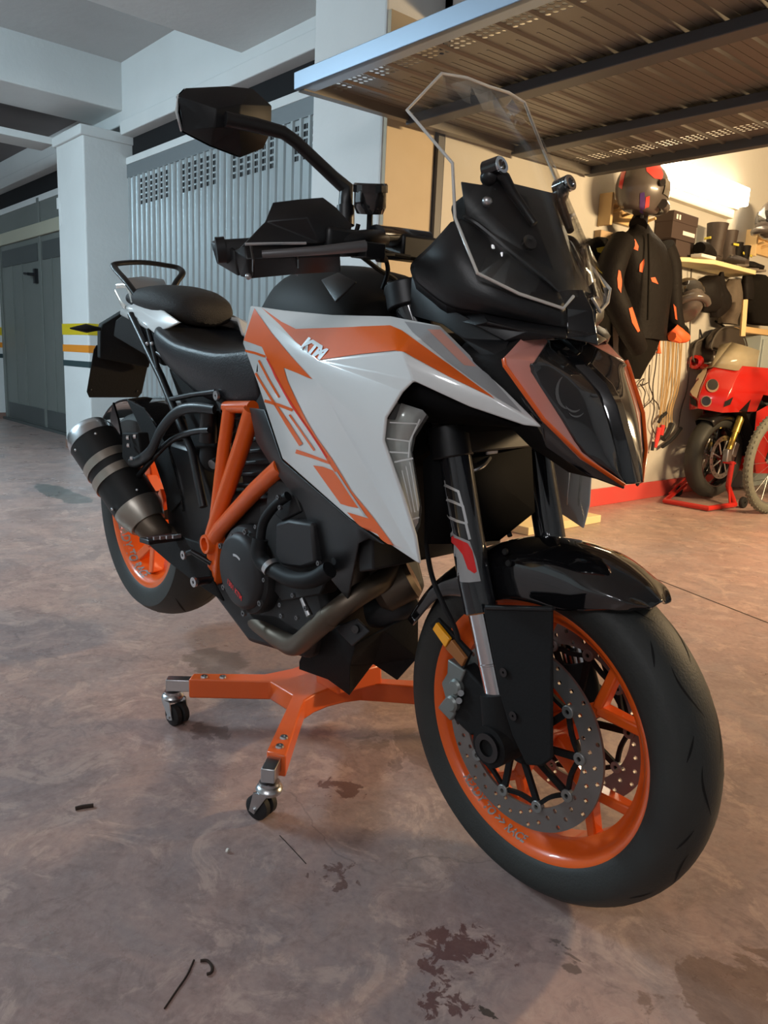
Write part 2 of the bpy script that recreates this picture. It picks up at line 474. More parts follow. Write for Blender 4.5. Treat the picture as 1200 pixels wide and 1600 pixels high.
# long beam over the doors
struct(G().box((-14, 1.76, 2.70), (6, 1.95, 3.2)).mk('wall_beam_long', 'wall_white', smooth=0, bevel=0.01), 'white concrete beam above the garage doors')
struct(G().box((-4.33, 1.735, 2.61), (-1.25, 1.86, 2.715)).mk('trim_3', 'wall_white', smooth=0, bevel=0.008), 'plaster ledge under the long beam')
struct(G().box((-8.02, 1.735, 2.61), (-4.93, 1.86, 2.715)).mk('trim_4', 'wall_white', smooth=0, bevel=0.008), 'plaster ledge under the far beam')
struct(G().box((-4.93, -6, 2.80), (-4.33, 1.78, 3.2)).mk('wall_beam_cross_far', 'wall_white', smooth=0, bevel=0.01), 'white cross beam carried by the far pillar')
struct(G().box((-2.50, -6, 2.79), (-1.0, 1.78, 3.2)).mk('wall_beam_cross_near', 'wall_white', smooth=0, bevel=0.01), 'wide white cross beam under the ceiling')
struct(G().box((-5.25, -6, 2.575), (-4.95, 1.42, 2.63)).mk('wall_beam_thin', 'wall_white', smooth=0), 'thin pale beam left of the far pillar')
struct(G().box((-14, -6, 3.16), (6, 1.95, 3.3)).mk('ceiling', 'ceiling_grey', smooth=0), 'grey corridor ceiling')
struct(G().box((-14, -6, 2.90), (-5.25, 1.76, 3.16)).mk('ceiling_far', 'far_shade_grey', smooth=0), 'ceiling far along the corridor, painted dark as unlit')
struct(G().box((-14, -6.2, 0), (6, -6, 3.2)).mk('wall_opposite', 'wall_white', smooth=0), 'white wall across the corridor')
struct(G().box((-14.2, -6, 0), (-14, 2, 3.2)).mk('wall_far_end', 'far_shade_grey', smooth=0), 'end wall of the corridor, painted dark as unlit')
struct(G().box((6, -6, 0), (6.2, 2, 3.2)).mk('wall_near_end', 'wall_white', smooth=0), 'white end wall of the corridor')
struct(G().box((-14, 1.86, 0), (-0.85, 2.05, 3.2)).mk('wall_doors', 'gap_black', smooth=0), 'wall behind the garage doors')
# bracket and cable on the cross beam edge, conduit and switch on the far pillar
o = G().box((-4.955, 1.43, 2.06), (-4.90, 1.455, 2.15)).tube([(-4.90, 1.432, 2.55), (-4.90, 1.432, 2.12), (-4.885, 1.43, 2.0), (-4.87, 1.432, 1.92), (-4.862, 1.432, 1.99), (-4.87, 1.432, 2.10)], 0.006, n=6, smoothpath=4).mk('light_switch', 'wall_white')
tag(o, 'small white switch box with a looped cable on the far pillar', 'switch')

# ---- door_1: ribbed galvanised door between the pillars
D1 = struct(G().box((-4.33, 1.80, 0), (-1.25, 1.83, 2.30)).mk('door_1', 'galv', smooth=0), 'ribbed galvanised up-and-over garage door')
G().box((-4.33, 1.785, 2.394), (-1.25, 1.83, 2.446)).mk('head_trim', 'wall_white', D1, smooth=0)
G().box((-4.33, 1.79, 2.29), (-1.25, 1.83, 2.394)).mk('head_band', 'galv_band', D1, smooth=0)
G().box((-4.33, 1.84, 2.446), (-1.25, 1.86, 2.62)).mk('shadow_gap', 'gap_black', D1, smooth=0)
rib = G()
_w = 0.09
rib.add([V(x, y, z) for z in (0.0, 2.29) for (x, y) in ((-0.016, 1.80), (-0.010, 1.785), (0.010, 1.785), (0.016, 1.80))],
        [(0, 1, 5, 4), (1, 2, 6, 5), (2, 3, 7, 6), (0, 3, 2, 1), (4, 5, 6, 7)])
r0 = rib.mk('rib', 'galv', D1, smooth=0); r0.location = (-4.29, 0, 0)
for i in range(1, 34): copyo(r0, D1, (-4.29+_w*i, 0, 0))
g = G()
for i in range(34):
    x = -4.29+_w*i+0.045
    if (i % 8) in (0, 1): continue
    for r in range(5):
        for c_ in (-0.014, 0.014):
            z = 2.06+r*0.042
            g.box((x+c_-0.010, 1.7975, z), (x+c_+0.010, 1.7995, z+0.029))
g.mk('vent_hole', 'gap_black', D1, smooth=0)

# ---- door_2: grey door beyond the far pillar
D2 = struct(G().box((-8.02, 1.80, 0.0), (-4.93, 1.83, 2.40)).mk('door_2', 'door_green', smooth=0), 'grey green swing garage door far along the corridor')
G().box((-8.02, 1.77, 2.02), (-4.93, 1.80, 2.15)).mk('transom_rail', 'cream_trim', D2, smooth=0, bevel=0.006)
G().box((-8.02, 1.79, 2.36), (-4.93, 1.83, 2.42)).mk('head_trim', 'wall_white', D2, smooth=0)
G().box((-8.02, 1.84, 2.40), (-4.93, 1.86, 2.62)).mk('shadow_gap', 'gap_black', D2, smooth=0)
for a, b_ in ((-7.85, -6.62), (-6.46, -5.05)):
    G().box((a, 1.79, 1.78), (b_, 1.80, 1.96)).mk('vent_panel', 'door_green_dark', D2, smooth=0)
G().box((-7.85, 1.79, 0.04), (-5.05, 1.80, 0.22)).mk('kick_plate', 'door_green_dark', D2, smooth=0)
for x in (-7.95, -6.54, -5.0):
    G().box((x-0.035, 1.785, 0.0), (x+0.035, 1.80, 2.40)).mk('stile', 'door_green', D2, smooth=0, bevel=0.003)
for x in (-7.5, -7.15, -6.2, -5.85, -5.5):
    G().box((x-0.012, 1.79, 0.22), (x+0.012, 1.80, 1.78)).mk('rib', 'door_green', D2, smooth=0)
hx = float(H(57, 435, 1, 1.79)[0])
G().box((hx-0.03, 1.765, 1.55), (hx+0.03, 1.80, 1.70)).cyl((hx, 1.77, 1.64), (hx-0.01, 1.70, 1.64), 0.016).cyl((hx-0.01, 1.71, 1.64), (hx-0.13, 1.71, 1.65), 0.014).mk('handle', 'black_plastic', D2)
G().box((-8.02, 1.76, 0), (-4.93, 1.86, 0.03)).mk('threshold', 'door_green_dark', D2, smooth=0)

# ---- lock-up shell
struct(G().box((-0.85, 1.80, 0), (-0.65, 7.6, 2.8)).mk('wall_left', 'wall_box', smooth=0), 'cream wall of the lock-up hung with riding gear')
struct(G().box((-0.85, 7.6, 0), (3.0, 7.8, 2.8)).mk('wall_back', 'wall_box', smooth=0))
struct(G().box((2.8, 1.80, 0), (3.0, 7.6, 2.8)).mk('wall_right', 'wall_box', smooth=0))
struct(G().box((-0.85, 1.95, 2.75), (3.0, 7.8, 2.9)).mk('ceiling_lockup', 'wall_box', smooth=0))
struct(G().box((-0.85, 1.80, 2.45), (6.0, 1.95, 3.2)).mk('wall_lintel', 'wall_white', smooth=0))
struct(G().box((2.8, 1.44, 0), (6.0, 1.95, 2.52)).mk('wall_front', 'wall_white', smooth=0))
struct(G().box((-0.65, 1.86, 0), (-0.632, 7.6, 0.118)).mk('baseboard_left', 'baseboard_red', smooth=0, bevel=0.003), 'painted red baseboard along the lock-up wall')

# ---- door_3: raised up-and-over door seen from below
_th = math.atan2(0.05, 2.05)
D3 = empty('door_3', (0, 0.90, 2.0)); D3.rotation_euler = (_th, 0, 0)
struct(D3, 'raised up-and-over garage door seen from below')
X0, X1, LY = -0.60, 2.20, 2.08
NS = 21; SW = (X1-X0)/NS
holes = []
for zone in (0.10, LY-0.27):
    for i in range(4):
        for j in range(4):
            holes.append(circ(0.022+i*0.029, zone+j*0.030, 0.0105, 8))
vs, fs = plate([(0.0015, 0.0), (SW-0.0015, 0.0), (SW-0.0015, LY), (0.0015, LY)], holes, lambda u, v: V(u, v, 0.0), V(0, 0, 0.0015))
g = G().add(vs, fs)
for u in (0.045, 0.088):
    g.box((u-0.004, 0.28, -0.0012), (u+0.004, LY-0.32, 0.0))
s0 = g.mk('panel', 'panel_under', D3, smooth=0); s0.location = (X0, 0, 0)
ribg = G().add([V(x, y, z) for y in (0.0, LY) for (x, z) in ((-0.012, 0.001), (-0.005, -0.009), (0.005, -0.009), (0.012, 0.001))],
               [(0, 4, 5, 1), (1, 5, 6, 2), (2, 6, 7, 3), (0, 1, 2, 3), (7, 6, 5, 4)])
rb0 = ribg.mk('panel_rib', 'panel_under', D3, smooth=0); rb0.location = (X0+SW, 0, 0)
for i in range(1, NS):
    copyo(s0, D3, (X0+SW*i, 0, 0))
    if i > 1: copyo(rb0, D3, (X0+SW*i, 0, 0))
G().box((X0-0.02, -0.02, -0.035), (X1+0.02, 0.006, 0.03)).box((X0-0.02, -0.02, -0.035), (X1+0.02, 0.055, -0.030)).mk('outer_edge', 'edge_blue', D3, smooth=0, bevel=0.003)
G().box((X0-0.02, LY-0.055, -0.045), (X1+0.02, LY, 0.02)).mk('inner_edge', 'rail_grey', D3, smooth=0, bevel=0.003)
G().box((X0-0.02, 0.0, -0.04), (X0+0.022, LY, 0.02)).mk('side_edge', 'panel_under', D3, smooth=0, bevel=0.002)
for yy in (0.63, 1.38):
    G().box((X0, yy-0.045, -0.055), (X1, yy+0.045, -0.014)).mk('cross_rail', 'rail_grey', D3, smooth=0, bevel=0.004)
hk = G().box((1.0, 1.66, -0.075), (1.05, 1.73, -0.014)).cyl((1.02, 1.70, -0.06), (1.02, 1.70, 0.03), 0.011).box((0.93, 1.68, -0.08), (1.12, 1.71, -0.06)).mk('latch', 'black_plastic', D3)
# ================================================================== the big orange, white and black motorcycle
mat('orange', (0.80, 0.115, 0.010), 0.32, coat=0.4)
mat('orange_decal', (0.82, 0.125, 0.008), 0.28, coat=0.5)
mat('white_paint', (0.70, 0.715, 0.71), 0.28, coat=0.6)
mat('grey_decal', (0.36, 0.37, 0.38), 0.4)
mat('grey_pink', (0.60, 0.30, 0.24), 0.4)
mat('silver_print', (0.55, 0.56, 0.57), 0.35, 0.5)
mat('satin_black', (0.007, 0.007, 0.008), 0.38)
mat('mirror_black', (0.008, 0.008, 0.009), 0.5, spec=0.28)
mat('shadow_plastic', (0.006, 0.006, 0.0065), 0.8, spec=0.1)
mat('matte_black', (0.010, 0.0098, 0.010), 0.7, spec=0.22, bump=(180, 0.08))
mat('gloss_black', (0.006, 0.006, 0.007), 0.07, coat=1.0)
mat('cowl_black', (0.011, 0.011, 0.012), 0.36, bump=(500, 0.05))
mat('tank_grey', (0.016, 0.015, 0.014), 0.62, spec=0.25)
mat('seat_vinyl', (0.014, 0.015, 0.018), 0.40, bump=(300, 0.15))
mat('seat_fabric', (0.019, 0.017, 0.0165), 0.7, bump=(350, 0.3))
mat('tyre', (0.021, 0.022, 0.021), 0.6, noise=(8, 0.8, (0.034, 0.037, 0.034)), bump=(260, 0.10))
mat('tyre_groove', (0.004, 0.004, 0.004), 0.9)
mat('disc_steel', (0.21, 0.19, 0.18), 0.42, 0.7, noise=(40, 0.8, (0.26, 0.24, 0.225)))
mat('caliper', (0.22, 0.235, 0.225), 0.42, 0.6)
mat('engine_dark', (0.010, 0.010, 0.011), 0.55, 0.1, noise=(20, 0.8, (0.016, 0.0155, 0.016)))
mat('engine_cover', (0.026, 0.026, 0.028), 0.5, 0.2)
mat('bolt_dark', (0.16, 0.16, 0.165), 0.4, 0.7)
mat('pipe_steel', (0.105, 0.080, 0.062), 0.46, 0.8, noise=(9, 0.9, (0.17, 0.135, 0.10)))
mat('muffler_black', (0.010, 0.010, 0.010), 0.5, 0.2)
mat('titanium', (0.34, 0.31, 0.27), 0.36, 0.9, noise=(20, 0.8, (0.40, 0.37, 0.32)))
mat('clear_plastic_x', (0.93, 0.95, 0.95), 0.03, trans=1.0, ior=1.49, spec=0.5)
def clear_mat(name, tint, rough, base=0.03, k=0.55):
    m = bpy.data.materials.new(name); m.use_nodes = True; nt = m.node_tree; nt.nodes.clear()
    o = nt.nodes.new('ShaderNodeOutputMaterial'); t = nt.nodes.new('ShaderNodeBsdfTransparent'); g = nt.nodes.new('ShaderNodeBsdfGlossy')
    lw = nt.nodes.new('ShaderNodeLayerWeight'); x = nt.nodes.new('ShaderNodeMixShader')
    p = nt.nodes.new('ShaderNodeMath'); p.operation = 'POWER'; p.inputs[1].default_value = 4.0
    q = nt.nodes.new('ShaderNodeMath'); q.operation = 'MULTIPLY_ADD'; q.inputs[1].default_value = k; q.inputs[2].default_value = base
    lw.inputs['Blend'].default_value = 0.5
    t.inputs['Color'].default_value = (*tint, 1); g.inputs['Roughness'].default_value = rough
    nt.links.new(lw.outputs['Facing'], p.inputs[0]); nt.links.new(p.outputs[0], q.inputs[0])
    nt.links.new(q.outputs[0], x.inputs[0]); nt.links.new(t.outputs[0], x.inputs[1]); nt.links.new(g.outputs[0], x.inputs[2]); nt.links.new(x.outputs[0], o.inputs[0])
    MATS[name] = m
clear_mat('clear_plastic', (0.95, 0.955, 0.95), 0.02, 0.022, 0.5)
clear_mat('lens_clear', (0.93, 0.94, 0.93), 0.05, 0.05, 0.5)
mat('clear_edge', (0.80, 0.79, 0.74), 0.12, 0.35)
mat('lens_clear_x', (0.85, 0.87, 0.86), 0.05, trans=0.9, ior=1.45)
mat('reflector_silver', (0.78, 0.79, 0.78), 0.22, 0.35)
mat('lens_highlight_grey', (0.16, 0.16, 0.16), 0.3, 0.4)
mat('lens_dark', (0.020, 0.019, 0.020), 0.08, coat=1.0)
mat('drl', (0.66, 0.22, 0.165), 0.25, coat=0.8, noise=(9, 0.9, (0.70, 0.36, 0.31)))
mat('rim_print', (0.30, 0.27, 0.25), 0.6)
mat('amber', (0.90, 0.36, 0.01), 0.25, coat=0.6)
mat('amber_dull', (0.30, 0.11, 0.03), 0.4)
mat('red_print', (0.75, 0.02, 0.02), 0.4)
mat('mirror_glass', (0.55, 0.60, 0.64), 0.03, 1.0)
mat('fork_black', (0.010, 0.011, 0.014), 0.12, coat=0.8)
mat('chrome_fork', (0.62, 0.60, 0.62), 0.14, 1.0)
mat('alu', (0.45, 0.45, 0.46), 0.35, 0.9)
mat('bobbin_grey', (0.24, 0.24, 0.23), 0.45, 0.5)
mat('hose', (0.008, 0.008, 0.009), 0.6, spec=0.3)

MB = empty('motorcycle')
_mm = Matrix.Identity(4)
for _i in range(3):
    for _j in range(3): _mm[_i][_j] = float(BR[_i][_j])
    _mm[_i][3] = float(BT[_i])
MB.matrix_world = _mm
tag(MB, 'white, orange and black sport touring motorcycle on the orange dolly', 'motorcycle')
EYE = CAMB
def bk(name, g, m, smooth=38, bevel=0, seg=2, parent=None, label=None, mir=False):
    """part of the motorcycle from a G; optionally a mirrored twin"""
    o = mk(name, g.v, g.f, m, parent or MB, smooth)
    if bevel: mods(o, bevel=bevel, seg=seg)
    if label: o['label'] = label
    if mir:
        v2, f2 = mirY(g.v, g.f)
        o2 = mk(name, v2, f2, m, MB if parent is None else parent, smooth)
        if bevel: mods(o2, bevel=bevel, seg=seg)
        if label: o2['label'] = label
        return o, o2
    return o
def px3(p):
    return B(*p) if len(p) == 3 and abs(p[0]) > 4 else np.asarray(p, float)
def tri(vs, faces):
    out = []
    for f in faces:
        if len(f) == 3: out.append(tuple(f)); continue
        for t in tessellate_polygon([[Vector(vs[i]) for i in f]]): out.append(tuple(f[i] for i in t))
    return out
def facet(name, pts, faces, m, th=0.003, bevel=0.002, seg=2, smooth=30, mir=False, parent=None, label=None, eye=None, sub=0):
    """faceted panel: vertices as (px,py,y) or motorcycle coordinates, given thickness"""
    vs = [px3(p) for p in pts]
    fs = orient(vs, tri(vs, faces), EYE if eye is None else eye)
    o = mk(name, vs, fs, m, parent or MB, smooth)
    mods(o, bevel=0, solid=th, sub=sub)
    if bevel: mods(o, bevel=bevel, seg=seg)
    if label: o['label'] = label
    if mir:
        v2, f2 = mirY(vs, fs)
        o2 = mk(name, v2, f2, m, parent or MB, smooth)
        mods(o2, solid=th, sub=sub)
        if bevel: mods(o2, bevel=bevel, seg=seg)
        if label: o2['label'] = label
    return o, vs, fs
def surf(name, rows, nu, nv, m, th=0.003, mir=False, parent=None, label=None, smooth=40, eye=None):
    rows = [[px3(p) for p in r] for r in rows]
    vs, fs = gridsurf(rows, nu, nv)
    fs = orient(vs, fs, EYE if eye is None else eye)
    o = mk(name, vs, fs, m, parent or MB, smooth); mods(o, solid=th)
    if label: o['label'] = label
    if mir:
        v2, f2 = mirY(vs, fs); o2 = mk(name, v2, f2, m, parent or MB, smooth); mods(o2, solid=th)
        if label: o2['label'] = label
    return o, vs, fs
def decal(name, poly, vs, fs, m, parent, off=0.0012, step=7.0, tris=None, world=False):
    """sticker: outline in photo pixels laid onto the panel (vs, fs) and following its surface"""
    bvh = BVHTree.FromPolygons([Vector(v) for v in vs], fs)
    E0 = Vector(CAM) if world else Vector(EYE)
    def onto(p):
        d = Vector(_ray(*p) if world else BR.T @ _ray(*p)).normalized(); loc, n, i, _ = bvh.ray_cast(E0, d)
        if loc is None:
            # nearest surface point to the ray
            best = None
            for k in range(60):
                q = E0+d*((3.5 if world else 0.6)+k*0.05); r = bvh.find_nearest(q)
                if best is None or r[3] < best[1][3]: best = (q, r)
            loc, n = best[1][0], best[1][1]
        if n.dot(d) > 0: n = -n
        return np.array(loc+n*off)
    if tris is None:
        dense = []
        for i, p in enumerate(poly):
            q = poly[(i+1) % len(poly)]; L_ = math.dist(p, q); k = max(1, int(L_/step))
            dense += [(p[0]+(q[0]-p[0])*t/k, p[1]+(q[1]-p[1])*t/k) for t in range(k)]
        xs = [p[0] for p in poly]; ys = [p[1] for p in poly]; ex = []
        def ins(p):
            c = False; j = len(poly)-1
            for i in range(len(poly)):
                a, b_ = poly[i], poly[j]
                if (a[1] > p[1]) != (b_[1] > p[1]) and p[0] < (b_[0]-a[0])*(p[1]-a[1])/(b_[1]-a[1])+a[0]: c = not c
                j = i
            return c
        x = min(xs)+step*0.5
        while x < max(xs):
            y = min(ys)+step*0.5
            while y < max(ys):
                if ins((x, y)): ex.append((x, y))
                y += step
            x += step
        p2, t2 = poly_holes(dense, [], ex)
    else: p2, t2 = tris
    V3 = [onto(p) for p in p2]
    f3 = orient(V3, t2, E0)
    return mk(name, V3, f3, m, parent, smooth=60)
def stroke(pts, w):
    """polyline in pixels -> outline polygon of width w (or list of widths)"""
    ws = w if hasattr(w, '__len__') else [w]*len(pts)
    L_, R_ = [], []
    for i, p in enumerate(pts):
        a = pts[max(i-1, 0)]; b_ = pts[min(i+1, len(pts)-1)]
        dx, dy = b_[0]-a[0], b_[1]-a[1]; n = math.hypot(dx, dy); nx, ny = -dy/n, dx/n
        L_.append((p[0]+nx*ws[i]/2, p[1]+ny*ws[i]/2)); R_.append((p[0]-nx*ws[i]/2, p[1]-ny*ws[i]/2))
    return L_+R_[::-1]

# ------------------------------------------------------------------ wheels
FX, FZ, RZ = 1.482, 0.300, 0.320
def tyre_profile(R, w, rb, n=14):
    """outer tyre profile (radius, axial) closed loop: crown arc, sidewalls, bead"""
    pts = []
    for i in range(n+1):
        a = -1+2*i/n
        y = a*w/2
        r = R-(1-math.sqrt(max(0, 1-(0.86*a)**2)))*(R-rb)*0.86*1.0
        pts.append((r, y))
    # sidewall down to bead
    sw = [(rb+0.018, w/2*0.97), (rb+0.006, w/2*0.90), (rb-0.004, w/2*0.84), (rb-0.010, w/2*0.6)]
    prof = pts+sw+[(r, -y) for r, y in reversed(sw)]
    return prof
def wheel(cx, cz, R, w, rimw, front):
    yax = V(0, 1, 0); c = V(cx, 0, cz)
    ty = bk('front_tyre' if front else 'rear_tyre', G().lathe(c, yax, tyre_profile(R, w, 0.229), n=96), 'tyre', smooth=50, label='black road tyre')
    h = rimw/2
    # rim barrel, both flanges, drop centre
    prof = [(0.229, -h), (0.229, -h+0.008), (0.220, -h+0.012), (0.215, -h+0.03), (0.198, -h*0.35), (0.198, h*0.35), (0.215, h-0.03), (0.220, h-0.012), (0.229, h-0.008), (0.229, h),
            (0.219, h), (0.208, h-0.012), (0.203, h-0.028), (0.188, h*0.30), (0.188, -h*0.30), (0.203, -h+0.028), (0.208, -h+0.012), (0.219, -h)]
    rim = bk('front_rim' if front else 'rear_rim', G().lathe(c, yax, prof, n=96), 'orange', smooth=50, label='orange alloy wheel rim')
    return ty, rim
FT, FRIM = wheel(FX, FZ, 0.300, 0.122, 0.100, True)
RT, RRIM = wheel(0.0, RZ, 0.322, 0.192, 0.166, False)
def polar(cx, cz, r, a, y): return V(cx+r*math.cos(a), y, cz+r*math.sin(a))
# front spokes: five forked spokes (placed so that one fork shows to the right of the disc)
def yspoke(cx, cz, a, y0, y1, split, rs, w0, w1, th):
    g = G()
    def arm(ra, aa, rb_, ab, wa, wb):
        pa = polar(cx, cz, ra, aa, 0); pb_ = polar(cx, cz, rb_, ab, 0)
        d = pb_-pa; d /= np.linalg.norm(d); n = V(-d[2], 0, d[0])
        vs = []
        for p, w, yy, tt in ((pa, wa, y0, th), (pb_, wb, y1, th*0.8)):
            for sy in (-1, 1):
                for sn in (-1, 1): vs.append(p+n*sn*w/2*(1.0 if sy < 0 else 0.7)+V(0, yy+sy*tt/2, 0))
        g.add(vs, [(0, 1, 3, 2), (4, 6, 7, 5), (0, 4, 5, 1), (2, 3, 7, 6), (0, 2, 6, 4), (1, 5, 7, 3)])
    arm(0.03, a, rs, a, w0*1.3, w0)
    for s in (-1, 1): arm(rs-0.006, a, 0.196, a+s*split, w0*0.72, w1)
    return g
NA = math.atan2(0.384-FZ, 1.594-FX)
for k in range(5):
    g = yspoke(FX, FZ, NA+k*2*math.pi/5, 0.0, 0.0, rad(15.5), 0.128, 0.025, 0.018, 0.032)
    o = bk('spoke', g, 'orange', bevel=0.004, parent=FRIM)
bk('front_hub', G().lathe((FX, 0, FZ), (0, 1, 0), [(0.018, -0.06), (0.040, -0.06), (0.047, -0.045), (0.035, -0.02), (0.035, 0.02), (0.047, 0.045), (0.040, 0.06), (0.018, 0.06)], n=32), 'orange')
# rear spokes: five wide, dished
for k in range(5):
    g = yspoke(0, RZ, rad(40)+k*2*math.pi/5, -0.01, -0.035, rad(15), 0.115, 0.046, 0.032, 0.05)
    bk('spoke', g, 'orange', bevel=0.005, parent=RRIM)
bk('rear_hub', G().lathe((0, 0, RZ), (0, 1, 0), [(0.02, -0.06), (0.05, -0.06), (0.065, -0.04), (0.065, 0.05), (0.02, 0.05)], n=32), 'engine_dark')
bk('axle_nut', G().lathe((0, -0.07, RZ), (0, 1, 0), [(0.0, -0.01), (0.028, -0.01), (0.032, 0.0), (0.032, 0.03), (0.0, 0.03)], n=6), 'alu', smooth=20)
# tyre tread cuts on the front tyre, following its crown
def tread(R, w, rb, cx, cz, cuts, name, parent):
    def surfpt(an, yy, off):
        a = yy/(w/2); r = R-(1-math.sqrt(max(0, 1-(0.86*a)**2)))*(R-rb)*0.86+off
        return polar(cx, cz, r, an, yy)
    g = G()
    for pts, wd in cuts:
        n = len(pts); L_ = []
        for i, (an, yy) in enumerate(pts):
            a2 = pts[min(i+1, n-1)]; a1 = pts[max(i-1, 0)]
            da, dy = (a2[0]-a1[0])*R, a2[1]-a1[1]; l = math.hypot(da, dy)
            f_ = math.sin(math.pi*(i+0.35)/(n-0.3))
            na, ny = -dy/l*wd*f_/2/R, da/l*wd*f_/2
            L_.append((surfpt(an+na, yy+ny, 0.0006), surfpt(an-na, yy-ny, 0.0006)))
        k = len(g.v)
        for a_, b_ in L_: g.v += [a_, b_]
        for i in range(n-1): g.f.append((k+2*i, k+2*i+1, k+2*i+3, k+2*i+2))
    bk(name, g, 'tyre_groove', smooth=60, parent=parent)
cuts = []
for k in range(13):
    a0 = 2*math.pi*k/13
    for s, sh in ((-1, 0.0), (1, 0.5)):
        b0 = a0+sh*2*math.pi/13
        cuts.append(([(b0+t*0.27, s*(0.010+0.022*math.sin(math.pi*0.62*t))) for t in np.linspace(0, 1, 9)], 0.0034))
        cuts.append(([(b0+0.30+t*0.12, s*(0.050-0.014*t)) for t in np.linspace(0, 1, 6)], 0.0032))
tread(0.300, 0.122, 0.229, FX, FZ, cuts, 'tread_groove', FT)
cuts = []
for k in range(12):
    a0 = 2*math.pi*k/12
    for s, sh in ((-1, 0.0), (1, 0.5)):
        cuts.append(([(a0+sh*0.52+t*0.32, s*(0.012+0.065*t)) for t in np.linspace(0, 1, 9)], 0.006))
tread(0.322, 0.192, 0.229, 0, RZ, cuts, 'tread_groove', RT)
# lettering on the rims
def rim_text(txt, size, cx, cz, h, y, a_start, parent, m):
    p, f = text_polys(txt, size, 0.15, 0.03)
    ys = [-h, -h+0.012, -h+0.028, -h*0.30]; rs = [0.219, 0.208, 0.203, 0.188]
    vs = []
    for (u, v) in p:
        yy = y+v; rr = float(np.interp(yy, ys, rs))-0.0012
        vs.append(polar(cx, cz, rr, a_start+u/0.206, yy))
    fs = orient(vs, f, (cx, -3, cz))
    mk('rim_lettering', vs, fs, m, parent, smooth=0)
rim_text('READY TO >> RACE', 0.0175, FX, FZ, 0.050, -0.0435, rad(-130), FRIM, 'rim_print')
rim_text('READY TO RACE', 0.034, 0, RZ, 0.083, -0.074, rad(-163), RRIM, 'rim_print')
# brake discs with their carriers
def disc(yc, sgn):
    ring = []; ro, ri = 0.160, 0.121
    outer = circ(0, 0, ro, 80); inner = circ(0, 0, ri, 60)
    hs = [inner]
    for k in range(30):
        a0 = 2*math.pi*k/30
        for j, rr in enumerate((0.128, 0.1365, 0.145, 0.153)):
            if (k+j) % 2 == 0: hs.append(circ(rr*math.cos(a0+0.05*j), rr*math.sin(a0+0.05*j), 0.0040, 7))
    vs, fs = plate(outer, hs, lambda u, v: V(FX+u, yc-0.0025, FZ+v), V(0, 0.005, 0))
    d = mk('brake_disc', vs, fs, 'disc_steel', MB, smooth=30); d['label'] = 'drilled steel brake disc'
    # carrier: inner ring and ten arms that meet in five outer lugs each
    g = G()
    vs, fs = plate(circ(0, 0, 0.050, 40), [circ(0, 0, 0.030, 30)], lambda u, v: V(FX+u, yc-0.003, FZ+v), V(0, 0.006, 0)); g.add(vs, fs)
    NB = 10
    for k in range(NB):
        a = 2*math.pi*k/NB+rad(8)
        for s in (-1,):
            p0 = polar(FX, FZ, 0.045, a-0.16, yc); p1 = polar(FX, FZ, 0.116, a, yc)
            dd = p1-p0; dd /= np.linalg.norm(dd); n = V(-dd[2], 0, dd[0])
            g.obox((p0+p1)/2, (p1-p0)/2, n*0.0055, V(0, 0.003, 0))
        # scalloped ring between the lugs
        arc = [polar(FX, FZ, 0.116-0.010*math.sin(math.pi*t), a+t*2*math.pi/NB, yc) for t in np.linspace(0, 1, 7)]
        for q0, q1 in zip(arc[:-1], arc[1:]):
            dd = q1-q0; l = np.linalg.norm(dd); dd /= l; n = V(-dd[2], 0, dd[0])
            g.obox((q0+q1)/2, dd*l*0.53, n*0.0035, V(0, 0.003, 0))
    ca = mk('disc_carrier', g.v, g.f, 'matte_black', d, smooth=30)
    bb = G().lathe((0, 0, 0), (0, 1, 0), [(0.004, -0.005), (0.0095, -0.005), (0.0105, -0.004), (0.0105, 0.004), (0.004, 0.004)], n=14)
    b0 = bb.mk('bobbin', 'bobbin_grey', d)
    for k in range(NB):
        a = 2*math.pi*k/NB+rad(8); p = polar(FX, FZ, 0.118, a, yc-0.001)
        (b0 if k == 0 else copyo(b0, d)).location = tuple(p)
        if k == 0: b0.location = tuple(p)
disc(-0.068, -1); disc(0.068, 1)
# ------------------------------------------------------------------ fork, fender, brakes
FY = 0.105
fpts = [B(682, 600, -0.112), B(711, 714, -FY), B(727, 840, -FY), B(742, 910, -FY), B(751, 950, -FY)]
ftop = B(636, 462, -0.122)
_up_ax = (fpts[1]-fpts[-1]); 
gu = G().tube([ftop, fpts[0], fpts[1], fpts[3], fpts[4]], 0.0275, n=28)
o1, o2 = bk('fork_upper_tube', gu, 'fork_black', mir=True)
FORKV, FORKF = gu.v, gu.f
c0, c1 = B(752, 953, -FY), B(779, 1084, -FY)
gl = G().tube([c0, c0+(c1-c0)*0.62, c0+(c1-c0)*0.625, c0+(c1-c0)*0.645, c0+(c1-c0)*0.65, c1], [0.0225, 0.0225, 0.0232, 0.0232, 0.0225, 0.0225], n=28)
bk('fork_slider', gl, 'chrome_fork', mir=True, label='polished fork slider')
bk('fork_seal', G().tube([c0-(c1-c0)*0.06, c0+(c1-c0)*0.012], 0.0285, n=28), 'fork_black', mir=True)
bk('fork_wiper', G().tube([c0+(c1-c0)*0.012, c0+(c1-c0)*0.03], 0.0265, n=24), 'amber_dull', mir=True)
ax = V(FX, -FY, FZ)
lug = G().tube([c1-(c1-c0)*0.02, c1+(ax-c1)*0.5, ax+V(0, 0, -0.004)], [0.030, 0.034, 0.036], n=20)
lug.cyl((FX-0.004, -FY-0.038, FZ), (FX-0.004, -FY+0.03, FZ), 0.034, n=28)
bk('fork_foot', lug, 'matte_black', mir=True)
